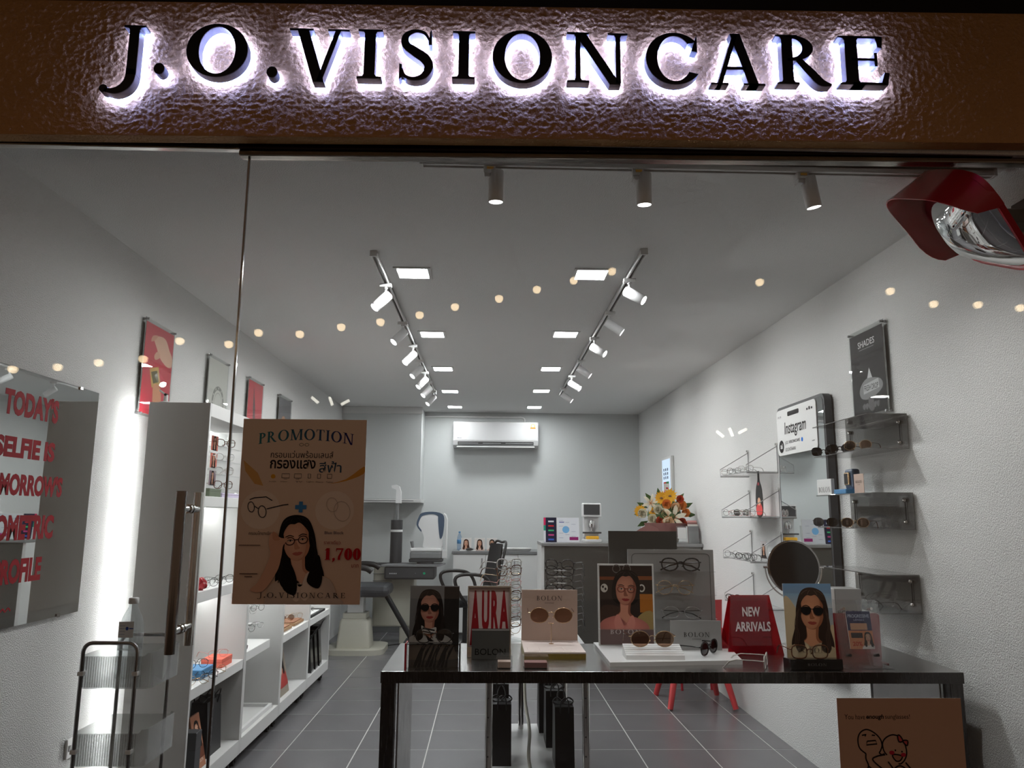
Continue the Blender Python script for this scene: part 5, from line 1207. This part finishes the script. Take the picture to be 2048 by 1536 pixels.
for i in range(R_-1): fs += [(i*W_, (i+1)*W_, m+(i+1)*W_, m+i*W_), (i*W_+NW, m+i*W_+NW, m+(i+1)*W_+NW, (i+1)*W_+NW)]
for k in range(NW): fs += [(k, m+k, m+k+1, k+1), ((R_-1)*W_+k, (R_-1)*W_+k+1, m+(R_-1)*W_+k+1, m+(R_-1)*W_+k)]
mb.add(vs, fs); mb.build('seat_shell', 'red_chair', rc)
for sx in (-1, 1):
    for sy in (-1, 1):
        mb = MB(); mb.tube([(sx*.15, sy*.13, .438), (sx*.21, sy*.20, .22), (sx*.26, sy*.26, .010)], [.028, .027, .022], 10); mb.build('leg', 'red_chair', rc)
fs2 = thing('folding_sign', 'thin red-framed folding sign leaning at the right wall behind the grey panel', 'sign', M=basis((1.70, 4.42, 0), (1, .12, 0), (0, .10, 1)))
for a, b in ((0, .018), (.272, .29)):
    mb = MB(); mb.box(a, b, 0, 1.10, -.01, .01, .003); mb.build('frame_post', 'red_gloss', fs2)
for c in (1.082, .5):
    mb = MB(); mb.box(.0185, .2715, c, c+.018, -.01, .01, .003); mb.build('frame_rail', 'red_gloss', fs2)
mb = MB(); mb.box(.0185, .2715, .52, 1.08, -.003, .003); mb.build('panel', 'paper', fs2)

# ------------------------------------------------------------------ reception counter
rcn = thing('steel_counter', 'brushed steel reception counter at the back right', 'counter', (0, 4.78, 0)); ZC = 1.245
mb = MB(); mb.box(.53, 2.02, 0, .60, 0, ZC-.0305, .003); mb.build('body', 'counter_steel', rcn); mb = MB(); mb.box(.50, 2.025, -.03, .62, ZC-.03, ZC, .003); mb.build('countertop', 'grey_metal', rcn); mb = MB(); mb.box(.500, .5295, .002, .60, 0, ZC-.031, .002); mb.build('end_panel', 'laminate', rcn)
# catalogue
cg = thing('catalogue_stand', 'open lens catalogue standing on the steel counter', 'catalogue', M=basis((.395+.14, 4.94, ZC+.0005), (1, 0, 0), (0, .12, 1)))
mb = MB(); mb.box(0, .125, 0, .235, -.004, 0); mb.build('left_page', 'paper', cg); mb = MB(); mb.box(.128, .345, 0, .235, -.004, 0); mb.build('right_page', 'paper', cg); mb = MB(); mb.box(0, .345, 0, .18, -.05, -.045); mb.build('stand_foot', 'acrylic', cg)
pb = PB(); pb.rect(.02,.125,0,.235,S(34,36,60)); pb.rect(0,.02,.16,.235,S(200,40,90)); pb.rect(0,.02,.11,.16,S(40,150,120)); pb.rect(0,.02,0,.11,S(214,214,220))
for k, c in enumerate((S(230,230,235),S(180,40,50),S(60,170,110),S(200,70,130),S(60,100,190))): pb.rect(.045,.10,.19-.043*k,.205-.043*k,c)
pb.rect(.13,.344,0,.234,S(226,228,234)); pb.ell(.215,.12,.034,.034,S(120,180,226)); pb.rect(.15,.20,.187,.194,S(60,70,150)); pb.rect(.25,.335,.02,.05,S(150,40,110))
for k in range(10): pb.rect(.15+.06*(k % 3),.19+.06*(k % 3),.205-.018*k if k < 5 else .1-.015*(k-5),.208-.018*k if k < 5 else .103-.015*(k-5),S(150,156,180))
pb.build('print', cg)
# lensmeter
lm = thing('lensmeter', 'white lensmeter with tilted dark screen on the steel counter', 'instrument', (1.005, 5.0, ZC))
mb = MB(); mb.box(-.085, .085, -.10, .10, 0, .03, .008); mb.build('base', 'petal_yellow' if False else 'white_satin', lm); mb = MB(); mb.box(-.075, .075, .01, .09, .0305, .25, .01); mb.build('column', 'white_satin', lm)
mb = MB(); mb.box(-.095, .095, -.03, .02, .24, .375, .012); hd_ = mb.build('screen_housing', 'white_satin', lm); mb = MB(); mb.box(-.078, .078, -.0325, -.0305, .262, .362, .002); mb.build('screen', 'dark_grey', hd_)
mb = MB(); mb.lathe([(.03,.0),(.034,.02),(.028,.06),(.018,.075)], 16, (0,-.02,.14)); mb.cyl((0,-.02,.10),(0,-.02,.14), .012, n=12); mb.build('nose', 'silver_wire', lm); mb = MB(); mb.box(-.09, .09, -.06, -.01, .085, .1, .004); mb.cyl((-.09,-.04,.09),(.09,-.04,.09), .006, n=10); mb.build('lens_table', 'dark_grey', lm); mb = MB(); mb.box(-.06,.06,-.09,-.02,.0302,.06,.006); mb.build('key_tray', 'petal_yellow', lm)
for k, x in enumerate((1.20, 1.39)):
    t = thing('cup', f'{["left","right"][k]} small white cup on the steel counter', 'cup', (x, 5.05, ZC)); mb = MB(); mb.lathe([(.018,0),(.022,.002),(.027,.055),(.025,.055),(.020,.006),(.001,.005)], 18); mb.build('body', 'white', t); mb = MB(); mb.tube([(.024,0,.045),(.042,0,.04),(.042,0,.018),(.022,0,.012)], .003, 6); mb.build('handle', 'white', t)
# flower basket
fl_ = thing('flower_basket', 'basket of yellow, orange and white flowers on the steel counter', 'flowers', (1.735, 5.02, ZC))
mb = MB(); mb.lathe([(.10,0),(.12,.005),(.15,.14),(.145,.14),(.001,.13)], 24); mb.build('basket', 'wicker', fl_)
mb = MB(); o = smoothpoly([(-.32,.10),(-.20,.17),(-.10,.14),(0,.16),(.12,.13),(.05,.08),(-.12,.09)], 4); mb.prism(o, -.16, -.155, 'y'); mb.build('wrap_sheet', 'wrap', fl_); mb = MB(); mb.lathe([(.15,.06),(.19,.12),(.21,.19),(.205,.19),(.15,.08)], 22); mb.build('wrap_collar', 'wrap', fl_)
def rose(c, r, m):
    mb = MB()
    for ringi, (n, rr, tilt) in enumerate(((3,.35,.15),(5,.65,.45),(6,1.,.9))):
        for k in range(n):
            a = 2*PI*k/n+ringi*.5; d = Vector((math.cos(a), -abs(math.sin(a))*.0+math.sin(a), 0)); 
            ctr = Vector(c)+Vector((d.x*rr*r*.55, -r*(.55-tilt*.45), d.y*rr*r*.55))
            q = 6; vs = [ctr]; ax = Vector((d.x, 0, d.y)); tn = Vector((-d.y, 0, d.x)); fw = Vector((0,-1,0))
            for j in range(8):
                b = 2*PI*j/8; vs.append(ctr+tn*math.cos(b)*r*.48+(ax*math.sin(tilt)+fw*math.cos(tilt))*math.sin(b)*r*.42+fw*r*.10)
            mb.add(vs, [(0, 1+j, 1+(j+1) % 8) for j in range(8)])
    mb.lathe([(.001,-.4*r),(.3*r,-.3*r),(.42*r,0),(.3*r,.3*r),(.001,.4*r)], 10, c); return mb
def daisy(c, r, n=14):
    mb = MB()
    for ly in range(2):
        for k in range(n):
            a = 2*PI*(k+.5*ly)/n; d = Vector((math.cos(a), -.25+.2*ly, math.sin(a))); t = Vector((-math.sin(a), 0, math.cos(a))); C0 = Vector(c)
            mb.add([C0, C0+d*r*.55+t*r*.14, C0+d*r*(1-.2*ly), C0+d*r*.55-t*r*.14], [(0,1,2,3)])
    return mb
def lily(c, r):
    mb = MB()
    for k in range(6):
        a = 2*PI*k/6+.3; d = Vector((math.cos(a), 0, math.sin(a))); t = Vector((-math.sin(a), 0, math.cos(a))); C0 = Vector(c); f = Vector((0,-1,0))
        P = [C0+d*r*.05, C0+d*r*.4+f*r*.3, C0+d*r*.75+f*r*.32, C0+d*r*1.05+f*r*.12]; Wd = [.04, .17, .15, .01]
        vs = []; 
        for p_, w_ in zip(P, Wd): vs += [p_+t*w_*r, p_-t*w_*r]
        mb.add(vs, [(0,1,3,2),(2,3,5,4),(4,5,7,6)])
    return mb
FL = [('rose',-.26,.28,.055,'petal_white'),('daisy',-.28,.30,.07,'petal_yellow'),('rose',-.16,.23,.055,'petal_white'),('rose',-.08,.21,.02+.03,'petal_red'),('rose',-.10,.32,.055,'petal_white'),('daisy',-.06,.43,.075,'petal_yellow'),('daisy',.03,.45,.08,'petal_yellow'),('rose',-.01,.37,.055,'petal_orange'),('rose',.09,.34,.055,'petal_peach'),('rose',.16,.36,.055,'petal_orange'),('rose',.0,.20,.065,'petal_peach'),('lily',.06,.24,.13,'petal_white'),('rose',.20,.29,.05,'petal_orange'),('rose',.15,.19,.06,'petal_red'),('rose',.10,.12,.045,'petal_peach'),('lily',-.17,.38,.09,'petal_white'),('daisy',-.15,.30,.05,'petal_yellow'),('rose',.14,.42,.045,'petal_red'),('rose',-.02,.28,.05,'petal_peach')]
for kind, x, z, r, m_ in FL:
    c = (x*.92, -.10+.35*abs(x)*.5, z); mb = rose(c, r, m_) if kind == 'rose' else daisy(c, r) if kind == 'daisy' else lily(c, r)
    f = mb.build('flower', m_, fl_)
    if kind == 'daisy': 
        mb = MB(); mb.lathe([(.001,-.012),(.014,-.008),(.016,0),(.001,.012)], 10, (c[0], c[1]-.01, c[2])); mb.build('flower_centre', 'wood', f)
    if kind == 'lily':
        mb = MB(); 
        for k in range(5): mb.tube([c, (c[0]+.03*math.cos(k*1.3), c[1]-.05, c[2]+.03*math.sin(k*1.3))], .002, 4)
        mb.build('stamens', 'petal_orange', f)
for k in range(14):
    a = k*2*PI/14; mb = MB(); c = Vector((.20*math.cos(a), .02, .27+.16*math.sin(a))); d = Vector((math.cos(a), -.2, math.sin(a))); t = Vector((-math.sin(a), 0, math.cos(a)))
    mb.add([c-d*.02, c+d*.05+t*.025, c+d*.11, c+d*.05-t*.025], [(0,1,2,3)]); mb.build('leaf', 'leaf', fl_)
mb = MB(); mb.lathe([(.001,-.17),(.13,-.12),(.17,0),(.13,.12),(.001,.17)], 18, (0,.04,.27)); mb.build('foliage_core', 'leaf', fl_)
t = sheet_card('gift_card', 'small white gift card sticking out of the flowers', 'card', 1.71, 4.95, ZC+.50, .06, .07, rot=.1, t=.001, m='white'); pb = PB(); pb.ell(.035,.025,.012,.01,S(190,60,80)); pb.build('print', t)
mb = MB(); mb.cyl((.03,-.004,-.25),(.03,-.004,.01), .002, n=6); mb.build('pick', 'white', t)
qs = thing('counter_sign', 'clear acrylic counter sign with a blank white square in front of the flowers', 'sign', M=basis((1.79, 4.80, ZC), (1,0,0), (0,.1,1)))
mb = MB(); mb.box(0, .105, 0, .165, -.004, 0, .001); mb.build('sheet', 'acrylic', qs); mb = MB(); mb.box(.012, .093, .045, .150, .0002, .0012); mb.build('card', 'white', qs); mb = MB(); mb.box(0, .105, 0, .004, -.05, .03, .001); mb.build('foot', 'acrylic', qs)
bh_ = thing('leaflet_holder', 'clear holder full of leaflets at the wall end of the steel counter', 'leaflet holder', (1.955, 4.83, ZC))
for k in range(4):
    mb = MB(); mb.box(-.05+.003*k, .05, -.03+.018*k, -.022+.018*k, .0, .16+.02*k, .001); mb.xf(Matrix.Rotation(-.12, 4, 'X')); mb.build('leaflet', ('mid_grey','paper','wrap','pink_plastic')[k], bh_)
mb = MB(); mb.box(-.054, .054, -.045, -.042, 0, .12, .0005); mb.build('front_sheet', 'acrylic', bh_)

# ------------------------------------------------------------------ back: cabinets and what stands on them
for k, (x0, x1, nm) in enumerate(((-.43, -.03, 'left'), (-.028, .372, 'middle'), (.374, .78, 'right'))):
    t = thing('base_cabinet', f'{nm} white base cabinet under the back worktop', 'cabinet', ((x0+x1)/2, 7.16, 0), 0, 'white base cabinets at the back'); w = (x1-x0)/2
    mb = MB(); mb.box(-w, w, 0, .58, .08, 1.02, .002); mb.build('body', 'laminate', t); mb = MB(); mb.box(-w+.002, w-.002, -.02, -.0005, .09, 1.015, .002); d = mb.build('door', 'white', t); mb = MB(); mb.box(w-.05, w-.035, -.03, -.0205, .85, .97, .003); mb.build('handle', 'grey_metal', d); mb = MB(); mb.box(-w, w, .03, .58, 0, .0795); mb.build('plinth', 'mid_grey', t)
wk = thing('worktop', 'pale grey worktop along the back wall', 'worktop', (.175, 7.16, 1.0205)); mb = MB(); mb.box(-.62, .62, -.035, .598, 0, .035, .003); mb.build('slab', 'mid_grey', wk); WZ = 1.0557
for k, (x, nm) in enumerate(((-.27, 'left'), (-.10, 'middle'), (.055, 'right'))):
    t = sheet_card('portrait_block', f'{nm} one of three small rounded portrait blocks on the back worktop', 'display card', x-.07, 7.30, WZ, .13, .155, t=.02, m='white', group='portrait blocks on the worktop')
    pb = PB(clip=(0,.13,0,.155)); pb.poly(rrect(0,.13,.0,.155,.02), S(226,220,216)); portrait(pb, .065, .055, .075, spec=None if k < 2 else (40,34,32), hair=(S(60,34,24),S(40,26,22),S(34,26,22))[k], longhair=k < 2, top=S(220,190,176)); pb.build('print', t)
bottle('small blue-capped water bottle on the back worktop', -.36, 7.32, WZ, .235, .031, 'box_blue', 'bottle_blue', 'box_blue')
for k in range(2):
    t = thing('tray', f'{["round white","oblong white"][k]} tray on the back worktop', 'tray', (.27+.16*k, 7.28, WZ)); mb = MB(); mb.lathe([(.001,0),(.10,0),(.12,.035),(.115,.035),(.095,.006),(.001,.005)], 24); mb.build('dish', 'white', t)
t = thing('paper_pile', 'low pile of papers and a black item on the back worktop', 'papers', (-.27+.02, 7.20, WZ)); mb = MB(); mb.box(-.10, .10, -.02, .05, 0, .012, .001); mb.build('papers', 'white', t); mb = MB(); mb.lathe([(.001,.0),(.045,.0),(.05,.012),(.02,.025),(.001,.027)], 14, (.02,.0,.0125)); mb.build('black_item', 'black', t)
# air conditioner
ac = thing('air_conditioner', 'white wall air conditioner with open slot and round gold sticker', 'air conditioner', (.085, BK-.001, 2.375))
pr = [(0,0),(-.155,0),(-.205,.03),(-.225,.09),(-.225,.30),(-.205,.335),(-.16,.35),(0,.35)]
mb = MB(); mb.prism(pr, -.56, .56, 'x'); mb.smooth = False; mb.build('body', 'ac_white', ac)
mb = MB(); mb.box(-.545, .545, -.2285, -.2255, .095, .335, .001); fp = mb.build('front_panel', 'ac_white', ac); mb = MB(); mb.box(-.50, .50, -.2265, -.19, .035, .075, .001); mb.build('air_slot', 'black', ac)
for a, b in ((-.49,-.23),(-.17,.07),(.13,.49)):
    mb = MB(); mb.box(a, b, -.2275, -.2267, .05, .058); mb.build('louvre', 'mid_grey', ac)
mb = MB(); mb.prism([(-.27,.0),(-.20,.012),(-.20,.018),(-.27,.008)], -.51, .51, 'x'); mb.smooth = False; mb.build('flap', 'white_satin', ac)
pb = PB(0); pb.ell(.49,.285,.03,.03,S(226,190,110)); pb.ell(.49,.288,.018,.018,S(240,236,226)); pb.rect(.455,.525,.25,.268,S(190,130,60)); pb.rect(.45,.50,.18,.23,S(226,232,240)); pb.text('Midea', -.505, -.45, .115, .130, S(110,112,116), .01); o = pb.build('print', fp); o.matrix_local = basis((0,-.2288,0),(1,0,0),(0,0,1))
pp = thing('pipe_cover', 'slim white pipe running from the cupboard to the air conditioner', 'pipe', (0, BK-.02, 0)); mb = MB(); mb.tube([(-.868,0,2.80),(.43,0,2.80),(.46,0,2.79),(.475,0,2.77),(.475,0,2.727)], .013, 10); mb.build('pipe', 'white', pp)

# ------------------------------------------------------------------ office chair
oc = thing('office_chair', 'black mesh office chair with looped armrests before the back cabinets', 'chair', (-.24, 6.15, 0), -1.25)
mb = MB(); mb.box(-.24, .24, -.23, .24, .52, .60, .03); mb.build('seat', 'black_fabric', oc)
mb = MB(); P = []; vs = []; fs = []; nu, nv = 8, 10
for j in range(nv+1):
    for i in range(nu+1):
        u, v = -1+2*i/nu, j/nv; vs.append((u*(.20+.025*math.sin(PI*v)), .25+.05*v*v*2-.05*(1-u*u)*-.6+.03*math.sin(PI*v), .62+.56*v))
for j in range(nv):
    for i in range(nu): a = j*(nu+1)+i; fs.append((a, a+1, a+nu+2, a+nu+1))
m0 = len(vs); vs += [(x, y+.012, z) for x, y, z in vs[:m0]]; fs += [tuple(q+m0 for q in reversed(f)) for f in fs[:]]
mb.add(vs, fs); mb.build('backrest', 'black_fabric', oc)
mb = MB(); mb.tube(smoothpoly([(-.21,.28,.62),(-.225,.32,.88),(-.19,.40,1.18),(0,.42,1.195),(.19,.40,1.18),(.225,.32,.88),(.21,.28,.62),(0,.29,.60)], 5), .014, 8, True); mb.build('back_frame', 'black', oc); mb = MB(); mb.tube([(0,.0,.46),(0,.25,.47),(0,.31,.64)], .02, 8); mb.build('back_bracket', 'black', oc)
for s in (-1, 1):
    mb = MB(); mb.tube(smoothpoly([(s*.24,.20,.56),(s*.29,.19,.74),(s*.30,.10,.85),(s*.30,-.12,.87),(s*.30,-.21,.82),(s*.29,-.16,.68),(s*.24,-.06,.56)], 5, False), .019, 8); mb.build('armrest', 'black', oc)
mb = MB(); mb.cyl((0,0,.10),(0,0,.52), .028, n=14); mb.build('gas_lift', 'black', oc)
for k in range(5):
    a = 2*PI*k/5; e = (.29*math.cos(a), .29*math.sin(a)); mb = MB(); mb.tube([(0,0,.12),(e[0],e[1],.075)], [.026,.016], 8); l = mb.build('base_leg', 'black', oc); mb = MB(); mb.lathe([(.001,-.018),(.028,-.016),(.028,.016),(.001,.018)], 14); mb.xf(Matrix.Translation((e[0],e[1],.029)) @ Matrix.Rotation(a, 4, 'Z') @ Matrix.Rotation(PI/2, 4, 'X')); mb.build('caster', 'rubber', l)

# ------------------------------------------------------------------ examination chair and instrument table
ec = thing('exam_chair', 'examination chair with black padded seat on a cream pedestal', 'exam chair', (-1.46, 6.35, 0))
mb = MB(); mb.prism(rrect(-.30,.34,-.30,.35,.16,6), 0, .055, 'z'); mb.build('foot_plate', 'cream', ec)
mb = MB(); vs = []
for z, a, b in ((.0555,.185,.16),(.33,.16,.14),(.36,.14,.12)): vs += [(x, y, z) for x, y in rrect(-a, a, -b, b, .03, 3)]
n = len(vs)//3; fs = [tuple(range(n)), tuple(range(3*n-1, 2*n-1, -1))]
for k in range(2): fs += [(k*n+i, k*n+(i+1) % n, (k+1)*n+(i+1) % n, (k+1)*n+i) for i in range(n)]
mb.add(vs, fs); mb.build('pedestal', 'cream', ec); mb = MB(); mb.box(-.13, .13, -.11, .11, .3605, .42, .006); mb.build('collar', 'cream', ec); mb = MB(); mb.box(-.09, .09, -.08, .08, .4205, .60, .006); mb.build('column', 'white', ec)
mb = MB(); mb.box(-.26, .38, -.26, .26, .60, .73, .055); mb.build('seat_pad', 'vinyl', ec)
mb = MB(); mb.box(-.09, .09, -.30, .30, 0, .62, .05); mb.xf(Matrix.Translation((-.26,.0,.74)) @ Matrix.Rotation(-.18, 4, 'Y')); mb.build('back_pad', 'vinyl', ec); mb = MB(); mb.box(-.05, .05, -.15, .15, 0, .20, .04); mb.xf(Matrix.Translation((-.37,.0,1.38))); mb.build('headrest', 'vinyl', ec)
for s in (-1, 1):
    mb = MB(); mb.tube(smoothpoly([(-.20, s*.30, .86), (-.05, s*.31, .92), (.12, s*.31, .92), (.20, s*.31, .88)], 4, False), .032, 8); mb.build('armrest', 'black', ec); mb = MB(); mb.cyl((-.15, s*.30, .70), (-.15, s*.30, .87), .018, n=10); mb.build('arm_post', 'black', ec)
mb = MB(); mb.tube([(.32, 0, .62), (.62, -.02, .14)], [.03, .03], 8); mb.build('footrest_arm', 'black', ec); mb = MB(); mb.box(.54, .80, -.20, .20, .06, .12, .02); mb.build('footrest', 'vinyl', ec)
mb = MB(); mb.tube(smoothpoly([(.30,.30,.01),(.45,.42,.012),(.60,.35,.012),(.80,.50,.012)], 4, False), .006, 6); mb.build('power_cord', 'black', ec)
it = thing('instrument_table', 'instrument table with dark column housing and pale cabinet at the back left', 'instrument table', (-.93, 6.78, 0))
mb = MB(); mb.prism([(-.30,-.26),(.36,-.26),(.42,.20),(-.20,.24)], .905, .925, 'z'); mb.smooth = False; mb.build('tabletop', 'mid_grey', it); mb = MB(); mb.box(-.26, .32, -.25, .12, .76, .9045, .02); un = mb.build('under_box', 'dark_grey', it)
pb = PB(0); [pb.rect(-.20+.018*k,-.188+.018*k,.82,.833,S(190,192,196)) for k in range(5)]; pb.ell(.20,.83,.014,.014,S(40,170,120)); pb.ell(.10,.83,.005,.005,S(120,124,130)); o = pb.build('print', un); o.matrix_local = basis((0,-.2506,0),(1,0,0),(0,0,1))
mb = MB(); mb.box(-.42, .06, .02, .40, .20, .9, .02); cb_ = mb.build('cabinet', 'cream', it)
for z in (.72, .80): 
    mb = MB(); mb.box(-.425, -.20, .012, .0195, z, z+.006); mb.build('drawer_line', 'mid_grey', cb_)
mb = MB(); mb.box(-.43, -.20, -.02, .10, .9005, .93, .006); mb.build('dark_ledge', 'dark_grey', it); mb = MB(); mb.box(-.10, .10, .05, .35, 0, .1995, .01); mb.build('foot', 'cream', it)
pc = thing('projector_column', 'dark cylinder column with white chart projector head on the instrument table', 'instrument', (-1.10, 6.86, .9255)); pc.location.z = .931
mb = MB(); mb.cyl((0,0,0),(0,0,.36), .072, n=24); mb.build('lower_sleeve', 'dark_grey', pc); mb = MB(); mb.cyl((0,0,.3605),(0,0,.385), .073, n=24); mb.build('ring', 'white', pc); mb = MB(); mb.cyl((0,0,.3855),(0,0,.50), .071, n=24); mb.build('upper_sleeve', 'dark_grey', pc); mb = MB(); mb.cyl((0,0,.5005),(0,0,.76), .021, n=14); mb.build('rod', 'mid_grey', pc); mb = MB(); mb.prism([(-.02,.70),(.045,.70),(.04,.84),(.02,.90),(-.02,.92),(-.075,.91),(-.07,.88),(-.015,.86)], -.04, .04, 'y'); mb.smooth = False; mb.build('head', 'white_satin', pc)
ar = thing('autorefractor', 'white autorefractor with blue-grey edged head on the instrument table', 'instrument', (-.735, 6.78, .9255))
mb = MB(); mb.cyl((.0,-.05,0),(.0,-.05,.02), .10, n=24); mb.build('turntable', 'dark_grey', ar); mb = MB(); mb.box(-.19, .20, -.12, .12, .0205, .06, .01); mb.build('rail_base', 'dark_grey', ar); mb = MB(); mb.box(-.18, .19, -.13, .12, .0605, .14, .015); mb.build('chassis', 'mid_grey', ar); mb = MB(); mb.box(-.18, .19, -.125, .12, .1405, .185, .015); mb.build('chassis_top', 'white_satin', ar)
o = smoothpoly([(-.02,.185),(.18,.185),(.185,.30),(.20,.40),(.205,.50),(.18,.565),(.08,.59),(-.04,.575),(-.075,.52),(-.095,.45),(-.05,.38),(-.02,.30)], 4)
mb = MB(); mb.prism(o, -.10, .10, 'y'); mb.build('head', 'white_satin', ar)
o2 = smoothpoly([(.14,.50),(.165,.30),(.20,.33),(.216,.50),(.19,.580),(.08,.606),(-.05,.592),(-.09,.54),(-.112,.45),(-.06,.375),(-.052,.39),(-.090,.45),(-.065,.53),(-.03,.562),(.07,.578),(.135,.556)], 3); mb = MB(); mb.prism(o2, -.105, -.098, 'y'); mb.smooth = False; mb.build('edge_trim', 'blue_grey', ar)
mb = MB(); mb.cyl((-.15,-.08,.185),(-.165,-.08,.26), .014, .02, n=12); mb.build('joystick', 'mid_grey', ar); mb = MB(); mb.tube([(.235,.0,.10),(.24,.0,.40),(.24,.0,.52),(.22,.0,.57),(.20,0,.58)], .013, 8); mb.box(.19,.25,-.02,.02,.06,.16,.006); mb.build('chin_rest_frame', 'white', ar)
